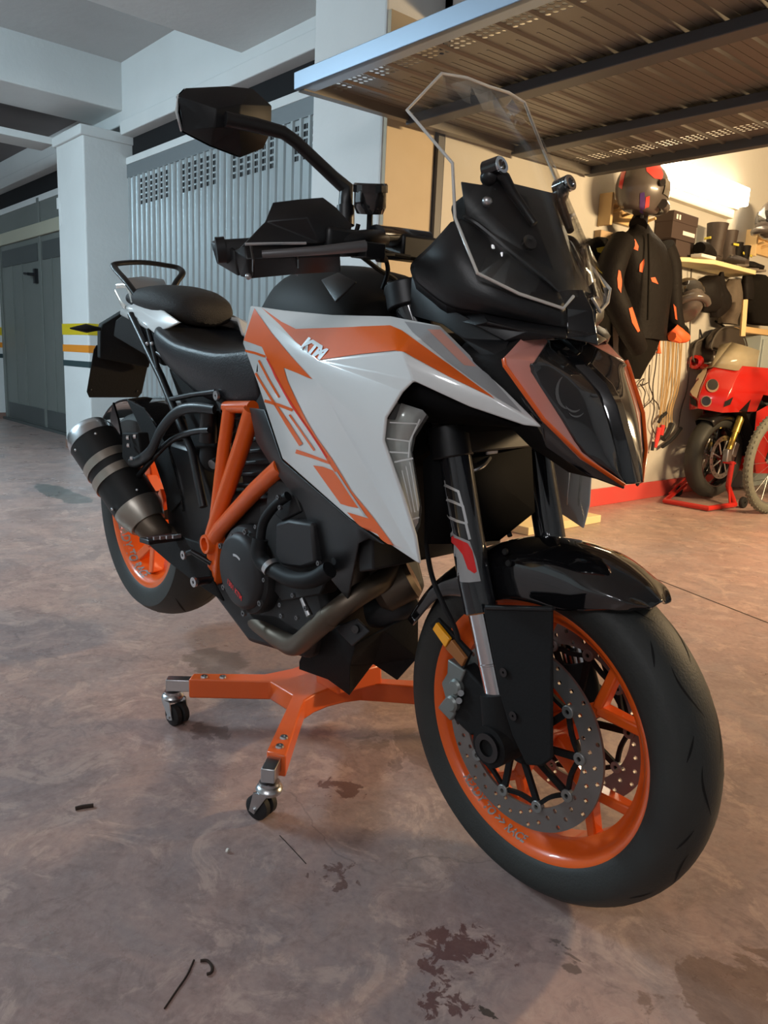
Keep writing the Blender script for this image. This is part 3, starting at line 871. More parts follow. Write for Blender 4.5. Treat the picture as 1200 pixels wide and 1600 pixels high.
bk('axle_end', G().lathe((FX-0.004, -FY-0.038, FZ), (0, 1, 0), [(0.014, -0.006), (0.024, -0.006), (0.024, 0.004), (0.014, 0.004)], n=28).lathe((FX-0.004, -FY-0.030, FZ), (0, 1, 0), [(0.0, 0.0), (0.0155, 0.0), (0.0155, 0.006), (0.0, 0.006)], n=20), 'gloss_black', mir=True)
# triple clamps
tc = B(703, 690, -FY); td = (fpts[1]-fpts[3]); td /= np.linalg.norm(td)
g = G().tube([tc-td*0.028, tc+td*0.026], 0.036, n=28)
g.obox(V(tc[0]+0.004, 0, tc[2]), V(0.028, 0, 0.01), V(0, 0.10, 0), V(-0.008, 0, 0.022))
g2 = G().tube([V(*(tc-td*0.028))*V(1, -1, 1), V(*(tc+td*0.026))*V(1, -1, 1)], 0.036, n=28)
g.add(g2.v, g2.f)
LC = bk('lower_triple_clamp', g, 'satin_black', bevel=0.003)
for q in ((722, 673), (727, 693)):
    p = B(*q, -0.072)
    bk('clamp_bolt', G().lathe(p, (0.95, -0.25, -0.1), [(0.0, 0.002), (0.004, 0.002), (0.004, 0.007), (0.0085, 0.007), (0.0095, 0.0), (0.0, 0.0)], n=12), 'alu', parent=LC)
ut = ftop
g = G().tube([ut-td*0.022, ut+td*0.02], 0.036, n=28)
g.tube([V(*(ut-td*0.022))*V(1, -1, 1), V(*(ut+td*0.02))*V(1, -1, 1)], 0.036, n=28)
g.obox(V(ut[0]-0.02, 0, ut[2]+0.01), V(0.045, 0, 0), V(0, 0.12, 0), V(0, 0, 0.012))
bk('upper_triple_clamp', g, 'satin_black', bevel=0.003)
# fork sticker
fs_ = orient(FORKV, FORKF, EYE) if False else FORKF
def fdec(n, poly, m): decal(n, poly, FORKV, FORKF, m, o1, off=0.0006, step=5)
fdec('fork_sticker', [(697, 826), (715, 838), (734, 846), (744, 875), (751, 908), (733, 910), (715, 909), (705, 865)], 'grey_decal')
for pl in ([(684, 753), (700, 760), (716, 768), (722, 790)], [(692, 778), (710, 785), (723, 791), (729, 818)], [(698, 806), (714, 814), (728, 818), (734, 843)]):
    fdec('fork_sticker', stroke(pl, 4.2), 'silver_print')
fdec('fork_sticker', stroke([(683, 752), (690, 790), (697, 826)], 1.6), 'grey_decal')
decal('fork_letter', [(700, 837), (716, 842), (731, 849), (738, 861), (745, 893), (741, 896), (731, 889), (723, 866), (712, 852), (704, 846)], FORKV, FORKF, 'red_print', o1, off=0.0011, step=4)

# front fender: crown arc over the tyre with skirts
rows = []
for a, rs, rc in ((58.5, 0.318, 0.326), (62, 0.300, 0.329), (66, 0.285, 0.331), (73, 0.258, 0.331), (80.5, 0.240, 0.330), (92, 0.232, 0.325), (105, 0.228, 0.321), (119, 0.224, 0.316), (130, 0.25, 0.315), (142, 0.272, 0.317), (160, 0.285, 0.318)):
    wv = 0.030 if a < 59 else (0.055 if a < 63 else (0.066 if a < 70 else 0.076))
    f_ = 1.0
    pr = [(-wv, rs), (-wv, rs+(rc-rs)*0.45), (-wv*0.93, rc-0.026 if rc-0.026 > rs+(rc-rs)*0.5 else rs+(rc-rs)*0.62), (-wv*0.62, rc-0.009), (-wv*0.16, rc-0.0005), (wv*0.16, rc-0.0005)]
    pr = pr+[(-y, r) for y, r in reversed(pr[:4])]
    rows.append([polar(FX, FZ, r, rad(a), y) for y, r in pr])
vs, fs = gridsurf(rows, 4, 4)
fs = orient(vs, fs, V(FX, 0, 3))
FEN = mk('front_fender', vs, fs, 'gloss_black', MB, smooth=50); mods(FEN, solid=0.003); FEN['label'] = 'glossy black front fender'
for q in ((790, 862), (795, 880)):
    p = B(*q, -0.078)
    bk('fender_screw', G().lathe(p, (0, -1, 0.2), [(0.0, 0.0), (0.006, 0.0), (0.005, 0.003), (0.0, 0.003)], n=10), 'satin_black', parent=FEN)
# fork guard plates
gp = [(754, 950), (808, 952), (862, 953), (862, 1186), (846, 1198), (822, 1196), (800, 1150), (782, 1092)]
gpts = [B(x, y, -0.135) for x, y in gp]
bk('fork_guard', G().prism(gpts, V(0, 0.006, 0)), 'matte_black', bevel=0.003, mir=True)
bk('fork_guard_lip', G().prism([B(x, y, -0.137) for x, y in ((756, 946), (862, 949), (862, 956), (757, 953))], V(0, 0.010, 0)), 'satin_black', bevel=0.002, mir=True)
for q in ((788, 1050), (803, 1118)):
    bk('guard_bolt', G().lathe(B(*q, -0.136), (0, -1, 0), [(0.002, 0.0), (0.007, 0.0), (0.0075, 0.003), (0.002, 0.003)], n=12), 'gloss_black')
# caliper with two piston bulges, reflector
cp = [(699, 1030), (726, 1048), (719, 1066), (721, 1076), (713, 1089), (712, 1101), (710, 1118), (703, 1127), (683, 1106), (688, 1099), (695, 1090), (689, 1067), (698, 1052)]
g = G().prism([B(x, y, -0.104) for x, y in cp], V(0, 0.062, 0))
gps = []
for q in ((708, 1075), (702, 1101)):
    p = B(*q, -0.112); gp_ = G(); gps.append(gp_); gp_.lathe(p, (0, 1, 0), [(0.0, 0.0), (0.011, 0.0), (0.0145, 0.004), (0.0145, 0.05), (0.0, 0.05)], n=24)
CAL, _c2 = bk('brake_caliper', g, 'caliper', bevel=0.003, mir=True, label='grey radial brake caliper')
for gp_ in gps: bk('piston_housing', gp_, 'caliper', parent=CAL)
for q in ((720, 1083), (717, 1095)):
    bk('caliper_bolt', G().cyl(B(*q, -0.110), B(*q, -0.095), 0.0055, n=12), 'bolt_dark', parent=CAL)
g = G().prism([B(x, y, -0.100) for x, y in ((722, 1040), (760, 1080), (775, 1140), (735, 1150), (708, 1124), (715, 1090))], V(0, 0.035, 0))
bk('caliper_bracket', g, 'matte_black', bevel=0.004, mir=True)
bk('reflector', G().prism([B(x, y, -0.122) for x, y in ((675, 983), (681, 973), (702, 999), (695, 1012))], V(0, 0.008, 0)), 'amber', bevel=0.0015, label='amber side reflector', mir=True)
bk('reflector_bracket', G().prism([B(x, y, -0.120) for x, y in ((695, 1013), (705, 1000), (727, 1029), (721, 1042))], V(0, 0.008, 0)), 'amber_dull', bevel=0.0015, mir=True)
g = G().prism([B(x, y, -0.112) for x, y in ((672, 978), (684, 966), (735, 1020), (724, 1046))], V(0, 0.006, 0))
bk('reflector_plate', g, 'matte_black', mir=True)
bk('brake_hose', G().tube([B(668, 790, -0.10), B(667, 850, -0.115), B(675, 900, -0.122), B(693, 945, -0.12), B(712, 985, -0.112), B(722, 1030, -0.105)], 0.0045, n=8, smoothpath=6), 'hose')
bk('brake_hose', G().tube([B(735, 668, -0.06), B(750, 700, -0.04), B(768, 712, -0.02), B(800, 700, 0.02), B(812, 690, 0.05), B(806, 730, 0.05), B(790, 760, 0.04), B(786, 800, 0.03), B(797, 838, 0.02)], 0.0045, n=8, smoothpath=6), 'hose')
bk('hose_splitter', G().obox(B(765, 702, -0.03), V(0.008, 0, 0), V(0, 0.014, 0), V(0, 0, 0.008)).obox(B(810, 694, 0.05), V(0.006, 0, 0), V(0, 0.008, 0), V(0, 0, 0.008)), 'alu', bevel=0.002)
bk('brake_pipe', G().tube([B(735, 738, -0.08), B(755, 728, -0.06), B(766, 715, -0.035)], 0.003, n=6, smoothpath=4).tube([B(775, 700, -0.02), B(808, 695, 0.04)], 0.003, n=6), 'steel')

# ------------------------------------------------------------------ headlight
SL = [(857, 531, -0.020), (885, 557, -0.018), (930, 602, -0.018), (947, 635, -0.018), (966, 705, -0.018), (976, 757, -0.016)]
DI = [(857, 533, -0.050), (836, 565, -0.115), (830, 580, -0.120), (875, 650, -0.100), (912, 708, -0.075), (974, 754, -0.021)]
DO = [(817, 525, -0.105), (785, 559, -0.155), (787, 571, -0.157), (848, 656, -0.128), (910, 716, -0.082), (975, 759, -0.022)]
_sl, _di = [px3(p) for p in SL], [px3(p) for p in DI]
_md = [(a+b_)/2+V(0.006, -0.004, 0.0) for a, b_ in zip(_sl, _di)]
LENS, lv, lf = surf('headlight_lens', [_sl, _md, _di], 3, 4, 'lens_dark', th=0.004, mir=True, label='dark glossy headlight lens', smooth=60)
facet('running_light', DI+DO+[(850, 526, -0.055)], [(i, i+1, i+7, i+6) for i in range(5)]+[(0, 6, 12)], 'drl', th=0.006, bevel=0.002, mir=True, label='salmon orange daytime running light strip', smooth=50)
facet('running_light_edge', [(x-2, y+2, d-0.001) for x, y, d in DO]+[(x+2.5, y-1, d-0.003) for x, y, d in DO], [(i, i+1, i+7, i+6) for i in range(1, 5)], 'orange', th=0.003, bevel=0.001, mir=True)
# spine between the two lenses
sp = [px3(p) for p in SL]; rows = []
for p in sp: rows += [V(p[0]-0.002, p[1]-0.005, p[2]), V(p[0]+0.012, -0.009, p[2]+0.003), V(p[0]+0.012, 0.009, p[2]+0.003), V(p[0]-0.002, -p[1]+0.005, p[2])]
fc = [(4*i+j, 4*i+4+j, 4*i+5+j, 4*i+1+j) for i in range(5) for j in range(3)]
facet('headlight_spine', rows, fc, 'gloss_black', th=0.006, bevel=0.0015)
# crescent highlight on the lens, painted as grey decals
for (pc, r_, a0, a1, w) in (((889, 612), 24, 95, 235, 5), ((897, 618), 22, 60, 140, 3), ((900, 626), 22, 50, 130, 2.4)):
    pl = stroke([(pc[0]+r_*0.8*math.cos(rad(a)), pc[1]+r_*1.15*math.sin(rad(a))) for a in np.linspace(a0, a1, 10)], [w*math.sin(math.pi*(i+0.4)/9.8)+0.4 for i in range(10)])
    decal('lens_highlight', pl, lv, lf, 'lens_highlight_grey', LENS, off=0.0008, step=6)
# dark housing behind the lamp, chin and side cheeks
CH = [(787, 573, -0.153), (848, 658, -0.126), (910, 718, -0.080), (976, 762, -0.020), (850, 678, -0.122), (852, 698, -0.112), (920, 745, -0.062), (975, 765, -0.018)]
facet('headlight_chin', CH, [(0, 1, 4), (1, 2, 6, 5), (1, 5, 4), (2, 3, 7, 6)], 'gloss_black', th=0.005, bevel=0.0015, mir=True)
hs = [px3(p) for p in DO]
back = [V(p[0]-0.10, p[1]*0.95, p[2]-0.0) for p in hs]
g = G().add(hs+back, [(i, i+1, i+7, i+6) for i in range(5)])
facet('headlight_housing', g.v, g.f, 'matte_black', th=0.004, bevel=0, mir=True, smooth=15)

# ------------------------------------------------------------------ cowl (nose mask)
C0 = dict(c4=(871, 453, -0.045), c5=(886, 482, -0.034), c6=(886, 514, -0.034), c10=(886, 527, -0.052))
CR = [[(704, 347, -0.140), (736, 344, -0.120), (790, 388, -0.092), (838, 427, -0.064), (871, 453, -0.045)],
      [(672, 383, -0.157), (712, 392, -0.158), (772, 428, -0.130), (830, 456, -0.088), (880, 470, -0.040)],
      [(642, 413, -0.163), (690, 438, -0.168), (752, 464, -0.148), (820, 486, -0.100), (886, 492, -0.036)],
      [(646, 437, -0.160), (697, 477, -0.158), (756, 491, -0.134), (822, 504, -0.088), (886, 514, -0.034)]]
COWL, cv, cf = surf('cowl_side', CR, 4, 4, 'cowl_black', th=0.004, mir=True, label='satin black nose cowl', smooth=60)
facet('cowl_ledge', [(754, 489, -0.134), (822, 503, -0.090), (886, 513, -0.036), (886, 527, -0.052), (824, 518, -0.106), (762, 503, -0.150)], [(0, 1, 4, 5), (1, 2, 3, 4)], 'cowl_black', th=0.004, bevel=0.001, mir=True, smooth=25)
facet('cowl_underside', [(646, 437, -0.160), (697, 477, -0.158), (754, 489, -0.134), (762, 503, -0.150), (789, 532, -0.130), (743, 508, -0.152), (824, 518, -0.106), (886, 527, -0.052), (800, 534, -0.12), (700, 498, -0.14), (655, 470, -0.13)], [(0, 1, 9, 10), (1, 2, 3, 5, 9), (3, 6, 4, 5), (6, 7, 8, 4)], 'satin_black', th=0.004, bevel=0.001, mir=True, smooth=25)
facet('cowl_lower_cheek', [(643, 430, -0.150), (700, 480, -0.146), (745, 505, -0.144), (795, 532, -0.124), (786, 560, -0.148), (772, 572, -0.150), (720, 528, -0.150), (690, 506, -0.150), (640, 492, -0.140)], [(0, 1, 7, 8), (1, 2, 6, 7), (2, 3, 4, 5, 6)], 'satin_black', th=0.004, bevel=0.001, mir=True, smooth=25)
# nose between the two cheeks
p4, p5, p6, p10 = (px3(C0[k]) for k in ('c4', 'c5', 'c6', 'c10'))
ns = [p4, p5, p6, p10, V(p4[0]+0.012, 0, p4[2]+0.004), V(p5[0]+0.022, 0, p5[2]), V(p6[0]+0.030, 0, p6[2]-0.004), V(p10[0]+0.02, 0, p10[2]-0.008)]
ns2 = [V(p[0], -p[1], p[2]) for p in ns[:4]]
facet('cowl_nose', ns+ns2, [(0, 1, 5, 4), (1, 2, 6, 5), (2, 3, 7, 6), (8, 4, 5, 9), (9, 5, 6, 10), (10, 6, 7, 11)], 'gloss_black', th=0.003, bevel=0.003, seg=2, smooth=40)
# dark inner panel under the screen
U0 = dict(a=(728, 338, -0.120), b=(720, 283, -0.118), c=(752, 288, -0.096), d=(772, 279, -0.082), e=(822, 308, -0.034), f=(864, 420, -0.030), g=(871, 453, -0.044), h=(760, 330, -0.098))
up = [px3(v) for v in U0.values()]; kx = {k: i for i, k in enumerate(U0)}
up += [V(p[0], -p[1], p[2]) for p in up]
fcs = [('a', 'b', 'h'), ('b', 'c', 'h'), ('c', 'd', 'h'), ('d', 'e', 'h'), ('a', 'h', 'f', 'g'), ('h', 'e', 'f')]
F_ = [tuple(kx[a] for a in f) for f in fcs]; F_ += [tuple(i+8 for i in f) for f in F_]
F_ += [(kx['e'], kx['e']+8, kx['f']+8, kx['f']), (kx['f'], kx['f']+8, kx['g']+8, kx['g']), (kx['d'], kx['d']+8, kx['e']+8, kx['e'])]
facet('cowl_inner_panel', up, F_, 'satin_black', th=0.004, bevel=0.003, smooth=40)
rg = [B(724, 340, -0.127), B(745, 350, -0.122), B(800, 395, -0.092), B(850, 435, -0.060), B(873, 456, -0.047)]
bk('cowl_ridge', G().tube(rg, [0.003, 0.0045, 0.0045, 0.004, 0.002], n=8, smoothpath=4), 'satin_black', mir=True)
# screen mount arms and knobs
for sy in (1, -1):
    S = lambda p: V(p[0], p[1]*sy, p[2])
    a = B(770, 266, -0.085); b_ = B(800, 300, -0.060); c_ = B(835, 350, -0.045)
    g = G().tube([S(a), S((a+b_)/2+V(0.004, 0, 0.004)), S(b_), S(c_)], [0.010, 0.009, 0.008, 0.006], n=10).ball(S(B(764, 276, -0.088)), (0.015, 0.012, 0.014))
    bk('screen_bracket', g, 'satin_black')
    p = S(a); bk('screen_knob', G().cyl(p+V(-0.012, -0.004*sy, 0), p+V(0.014, 0, 0.006), 0.0135, n=20), 'gloss_black')
    bk('screen_knob_ring', G().lathe(p+V(0.016, 0, 0.006), (1, 0, 0.4), [(0.008, -0.002), (0.013, -0.002), (0.013, 0.002), (0.008, 0.002)], n=20), 'chrome')
    q = S(B(825, 381, -0.068))
    bk('screen_bolt', G().lathe(q, (0.9, -0.3*sy, 0.5), [(0.006, 0.0), (0.0115, 0.0), (0.0115, 0.006), (0.006, 0.004)], n=20).lathe(q, (0.9, -0.3*sy, 0.5), [(0.0, 0.0), (0.006, 0.0), (0.006, 0.002), (0, 0.002)], n=12), 'gloss_black')
    q = S(B(761, 315, -0.100)); bk('cowl_screw', G().ball(q, 0.008, 12, 8), 'steel')
# ------------------------------------------------------------------ clear windscreen
e0, e1, e2, e3, e4, e5, e6, e7 = (B(690, 115, -0.100), B(636, 172, -0.165), B(707, 255, -0.132), B(711, 340, -0.138), B(746, 427, -0.166), B(811, 459, -0.112), B(880, 482, -0.047), B(896, 463, -0.024))
tm, tcn = V(e0[0]+0.006, -0.050, e0[2]+0.004), V(e0[0]+0.008, 0, e0[2]+0.002)
nm, ncn = V(1.318, -0.062, 1.205), V(1.326, 0, 1.205)
lm_, lcn = V(1.396, -0.068, 1.085), V(1.410, 0, 1.085)
cx = V((e1[0]+nm[0])/2-0.01, -0.105, 1.25)
half = [e0, e1, e2, e3, e4, e5, e6, e7, tm, tcn, nm, ncn, lm_, lcn]
hf = [(0, 1, 10), (0, 10, 8), (1, 2, 10), (8, 10, 11, 9), (2, 3, 12, 10), (10, 12, 13, 11), (3, 4, 12), (4, 5, 12), (5, 6, 12), (6, 7, 13, 12)]
allv = list(half); m_ = {}
for i, p in enumerate(half):
    if abs(p[1]) < 1e-9: m_[i] = i
    else: m_[i] = len(allv); allv.append(V(p[0], -p[1], p[2]))
hf2 = [tuple(m_[i] for i in reversed(f)) for f in hf]
hf3 = [(7, m_[7], 13)]
WS, wsv, wsf = facet('windscreen', allv, hf+hf2+hf3, 'clear_plastic', th=0.0045, bevel=0, smooth=35, label='tall clear windscreen')
edge = [e7, e6, e5, e4, e3, e2, e1, e0, tm, tcn]
edge += [V(p[0], -p[1], p[2]) for p in reversed(edge[:-1])]
bk('windscreen_edge', G().tube(edge, 0.0026, n=8, closed=False), 'clear_edge', parent=WS)
# ------------------------------------------------------------------ side fairing with its stickers
S0 = dict(a=(391, 477, -0.165), b=(379, 536, -0.172), b2=(402, 598, -0.182), c=(441, 717, -0.205), d=(547, 811, -0.220), e=(618, 857, -0.222), f=(655, 882, -0.216),
          g=(496, 597, -0.236), l=(645, 594, -0.232), l2=(627, 611, -0.244), i=(602, 652, -0.254), i2=(598, 690, -0.255), j=(627, 773, -0.246), k=(648, 840, -0.228),
          t1=(443, 484, -0.172), t2=(518, 491, -0.180), t3=(610, 493, -0.178), t4=(688, 508, -0.164), t5=(760, 579, -0.142), n=(847, 666, -0.134), m1=(818, 664, -0.148), m2=(735, 636, -0.188), u1=(497, 563, -0.230), u2=(628, 549, -0.228), u3=(772, 622, -0.170))
K = list(S0); ix = {k: i for i, k in enumerate(K)}
FS = [('a', 'b', 'g', 'u1'), ('b', 'b2', 'g'), ('b2', 'c', 'g'), ('c', 'd', 'g'), ('d', 'e', 'g'), ('e', 'f', 'g'),
      ('g', 'f', 'k', 'j'), ('g', 'j', 'i2'), ('g', 'i2', 'i', 'l2'), ('g', 'l2', 'u1'), ('u1', 'l2', 'l', 'u2'), ('a', 'u1', 't1'), ('t1', 'u1', 't2'), ('t2', 'u1', 'u2', 't3'), ('t3', 'u2', 't4'),
      ('t4', 'u2', 'u3', 't5'), ('t5', 'u3', 'n'), ('u2', 'l', 'm2', 'u3'), ('u3', 'm2', 'm1', 'n')]
SH, sv, sf = facet('side_fairing', [S0[k] for k in K], [tuple(ix[a] for a in f) for f in FS], 'white_paint', th=0.006, bevel=0.003, seg=3, smooth=42, mir=True, label='white side fairing with orange graphics')
def sd(name, poly, m, off=0.0012, step=9): return decal(name, poly, sv, sf, m, SH, off, step)
# long upper stripe
sd('orange_stripe', [(409, 481), (440, 503), (463, 514.5), (535, 512), (610, 509), (628, 517), (700, 569), (773, 623), (700, 588), (632, 551), (618, 548), (560, 554), (498, 563), (462, 534), (437, 507)], 'orange_decal')
# rear triangle running into the long lower stripe
sd('orange_stripe', [(398, 482), (425, 520), (455, 556), (489, 593), (466, 583), (444, 574.5), (450, 595), (465, 627.5), (480, 657.5), (495, 682.5), (520, 717.5), (550, 767), (583, 807), (622, 860),
                     (590, 842), (566, 826), (543, 800), (577, 810), (560, 790), (533, 750), (513, 721), (491, 684), (470, 655), (454, 632), (430, 589), (417, 558), (410, 542), (381.5, 532)], 'orange_decal')
sd('silver_fade_sticker', [(632, 503), (688, 511), (757, 580), (815, 645), (776, 622), (705, 570), (645, 520)], 'grey_decal', off=0.0010)
sd('silver_fade_sticker', [(668, 516), (688, 516), (745, 575), (725, 572)], 'grey_pink', off=0.0018)
# model numerals, outlined strokes
for pl, w in (([(383, 548), (399, 551.5), (415, 557)], 3.6), ([(405, 563), (420, 592), (437, 621)], 3.2), ([(400, 583), (412, 603), (425, 624), (431, 632)], 3.4), ([(414, 626), (437, 633), (458, 641)], 4.4),
              ([(430, 631), (450, 662), (471, 695)], [4, 6.5, 6.5]), ([(453, 648), (472, 675), (492, 704)], 3.0), ([(463, 705), (488, 713), (518, 724)], [6.5, 5, 4])):
    sd('number_stroke', stroke(pl, w), 'orange_decal', step=6)
sd('number_block', [(490, 727), (505, 729), (521, 735), (542, 764), (562, 794), (546, 791), (533, 787), (512, 758)], 'orange_decal')
sd('number_outline', stroke([(526, 737), (548, 771), (572, 806)], 3.0), 'silver_print', step=6, off=0.002)
sd('number_outline', stroke([(418, 560), (445, 612), (462, 640), (488, 678), (512, 715)], 2.2), 'red_print', step=6, off=0.002)
# badge letters along the stripe
p2, t2 = text_polys('KTM', 25, 0.2, 0.07)
ang = rad(32); ca, sa = math.cos(ang), math.sin(ang)
tp = [(471+u*0.72*ca+v*1.05*sa, 543+u*0.72*sa-v*1.05*ca) for u, v in p2]
decal('badge', None, sv, sf, 'silver_print', SH, off=0.0026, tris=(tp, t2))
# hole screw in the panel
bk('fairing_slot', G().obox(B(403.5, 573, -0.183), V(0.002, 0, 0.001), V(0, 0.002, 0), V(0.002, 0, 0.010)), 'gap_black', parent=SH)
# inner dark liner behind the arch
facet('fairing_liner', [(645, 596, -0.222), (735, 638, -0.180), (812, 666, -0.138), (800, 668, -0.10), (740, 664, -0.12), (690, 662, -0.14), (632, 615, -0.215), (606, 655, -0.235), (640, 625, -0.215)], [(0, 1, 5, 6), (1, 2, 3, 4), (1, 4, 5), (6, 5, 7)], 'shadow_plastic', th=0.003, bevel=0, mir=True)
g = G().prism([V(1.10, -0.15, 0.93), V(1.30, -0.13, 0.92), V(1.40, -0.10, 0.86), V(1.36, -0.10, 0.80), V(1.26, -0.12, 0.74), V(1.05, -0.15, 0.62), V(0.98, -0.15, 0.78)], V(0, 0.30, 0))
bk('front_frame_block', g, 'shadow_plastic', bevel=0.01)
# radiator and its shroud behind the fork
bk('radiator', G().obox(V(1.16, 0, 0.64), V(0.02, 0, 0.008), V(0, 0.17, 0), V(-0.02, 0, 0.13)), 'engine_dark', bevel=0.004)
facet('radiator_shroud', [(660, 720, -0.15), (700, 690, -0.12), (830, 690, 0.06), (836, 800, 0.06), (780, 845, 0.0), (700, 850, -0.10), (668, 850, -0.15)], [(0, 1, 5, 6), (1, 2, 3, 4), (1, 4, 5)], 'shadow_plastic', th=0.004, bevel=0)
# turn signal in the fairing
IO = [(621, 630, -0.236), (664, 644, -0.205), (670, 651, -0.200), (649, 684, -0.213), (645, 707, -0.217), (659, 794, -0.206), (657, 822, -0.206), (648, 839, -0.214), (639, 823, -0.222), (627, 758, -0.234), (611, 727, -0.243), (600, 690, -0.249), (604, 657, -0.246)]
ov = [px3(p) for p in IO]
cent = lambda i, j: (ov[i]+ov[j])/2+V(0.004, -0.004, 0)
lens, lv2, lf2 = facet('turn_signal_lens', IO, [(0, 1, 2, 3, 12), (3, 4, 11, 12), (4, 10, 11), (4, 5, 9, 10), (5, 6, 8, 9), (6, 7, 8)], 'lens_clear', th=0.003, bevel=0.001, mir=True, label='clear turn signal lens', smooth=50)
rv = [p+V(-0.018, 0.012, 0) for p in ov]
facet('turn_signal_reflector', rv, [(0, 1, 2, 3, 12), (3, 4, 11, 12), (4, 10, 11), (4, 5, 9, 10), (5, 6, 8, 9), (6, 7, 8)], 'reflector_silver', th=0.002, bevel=0, mir=True)
for pl, w in (([(609, 660), (655, 662)], 2), ([(604, 685), (642, 690)], 2), ([(608, 706), (640, 708)], 2.2), ([(616, 722), (645, 716)], 2.6), ([(656, 655), (640, 690), (638, 715)], 2.4), ([(628, 735), (643, 800)], 1.6), ([(634, 728), (648, 800)], 1.6), ([(640, 722), (653, 798)], 1.6), ([(640, 812), (655, 808)], 2)):
    decal('lens_rib', stroke(pl, w), lv2, lf2, 'reflector_silver', lens, off=0.0012, step=8)

# ------------------------------------------------------------------ tank, seats, tail
def loft(secs, n=20, power=2.6):
    """closed rounded sections along X: (x, half width, zbottom, ztop, yc)"""
    vs, fs = [], []
    for (x, w, zb, zt) in secs:
        for j in range(n):
            a = 2*math.pi*j/n; ca, sa = math.cos(a), math.sin(a)
            vs.append(V(x, w*math.copysign(abs(ca)**(2/power), ca), (zb+zt)/2+(zt-zb)/2*math.copysign(abs(sa)**(2/power), sa)))
    m = len(secs)
    for i in range(m-1):
        for j in range(n): fs.append((i*n+j, i*n+(j+1) % n, (i+1)*n+(j+1) % n, (i+1)*n+j))
    fs.append(tuple(range(n))); fs.append(tuple((m-1)*n+j for j in reversed(range(n))))
    g = G(); g.v, g.f = vs, orient(vs, fs, (50, 0, 0)) if False else fs
    return g
def solid(name, g, m, sub=1, **k):
    bm = bmesh.new(); bv = [bm.verts.new(tuple(v)) for v in g.v]
    for f in g.f: bm.faces.new([bv[i] for i in f])
    bmesh.ops.recalc_face_normals(bm, faces=bm.faces); bm.verts.index_update()
    g.f = [tuple(v.index for v in f.verts) for f in bm.faces]; bm.free()
    o = bk(name, g, m, **k)
    if sub: mods(o, sub=sub)
    return o
solid('fuel_tank', loft([(0.53, 0.018, 0.86, 0.930), (0.58, 0.042, 0.82, 0.968), (0.66, 0.080, 0.80, 1.008), (0.75, 0.130, 0.80, 1.036), (0.86, 0.163, 0.80, 1.050), (0.97, 0.172, 0.80, 1.045), (1.06, 0.165, 0.80, 1.005), (1.12, 0.14, 0.80, 0.95)], power=2.6), 'tank_grey', smooth=60, label='dark grey fuel tank')
facet('tank_side_panel', [(501, 437, -0.165), (528, 425, -0.150), (556, 440, -0.160), (523, 472, -0.182)], [(0, 1, 2, 3)], 'cowl_black', th=0.004, bevel=0.002, mir=True)
# rider seat: saddle surface with side skirts
rows = []
for x, ym, zr, zc, zl, yl in ((0.185, 0.105, 0.884, 0.898, 0.815, 0.09), (0.23, 0.135, 0.880, 0.892, 0.800, 0.115), (0.36, 0.152, 0.856, 0.853, 0.765, 0.128), (0.48, 0.156, 0.848, 0.842, 0.735, 0.130), (0.58, 0.148, 0.846, 0.848, 0.730, 0.125), (0.66, 0.128, 0.858, 0.870, 0.735, 0.115), (0.71, 0.115, 0.870, 0.88, 0.745, 0.105)):
    r = [(-yl, zl), (-(yl+ym)/2-0.008, (zl*0.55+zr*0.45)), (-ym, zr-0.012), (-ym+0.014, zr+0.002), (-ym*0.55, (zr+zc)/2+0.002), (0, zc)]
    r = r+[(-y, z) for y, z in reversed(r[:-1])]
    rows.append([V(x, y, z) for y, z in r])
vs, fs = gridsurf(rows, 3, 4); fs = orient(vs, fs, V(0.4, 0, 3))
o = mk('rider_seat', vs, fs, 'seat_vinyl', MB, smooth=60); mods(o, solid=0.01); o['label'] = 'black vinyl rider seat'
solid('passenger_seat', loft([(-0.19, 0.025, 0.935, 0.955), (-0.165, 0.055, 0.925, 0.972), (-0.05, 0.085, 0.915, 0.987), (0.08, 0.112, 0.905, 0.996), (0.18, 0.112, 0.895, 0.992), (0.26, 0.085, 0.885, 0.968), (0.285, 0.045, 0.895, 0.94)], power=2.3), 'seat_fabric', smooth=60, label='black fabric passenger seat')
# white tail sides
T0 = [(194, 480, -0.085), (212, 473, -0.078), (255, 485, -0.102), (280, 503, -0.112), (262, 512, -0.118), (239, 519, -0.125), (228, 510, -0.115)]
facet('tail_panel', T0, [(0, 1, 2, 6), (2, 3, 4, 5, 6)], 'white_paint', th=0.006, bevel=0.003, mir=True, label='white tail panel')
facet('tail_deck', [V(0.20, -0.105, 0.888), V(0.20, 0.105, 0.888), V(0.12, 0.105, 0.888), V(0.12, -0.105, 0.888), V(-0.12, 0.085, 0.918), V(-0.12, -0.085, 0.918)], [(0, 1, 2, 3), (3, 2, 4, 5)], 'white_paint', th=0.02, bevel=0.006, eye=(0, 0, 5))
facet('tail_top', [(196, 434, -0.07), (222, 431, 0.0), (256, 436, 0.075), (262, 447, 0.06), (214, 452, -0.06)], [(0, 1, 4), (1, 2, 3), (1, 3, 4)], 'alu', th=0.006, bevel=0.003, eye=(0, 0, 5))
for s_ in (1,):
    facet('tail_shoulder', [V(0.14, 0.070*s_, 0.925), V(0.14, 0.122*s_, 0.895), V(0.30, 0.070*s_, 0.918), V(0.33, 0.128*s_, 0.885), V(0.40, 0.10*s_, 0.868), V(0.34, 0.06*s_, 0.88)], [(0, 1, 3, 2), (2, 3, 4, 5)], 'white_paint', th=0.01, bevel=0.004, eye=(0, 0, 5))
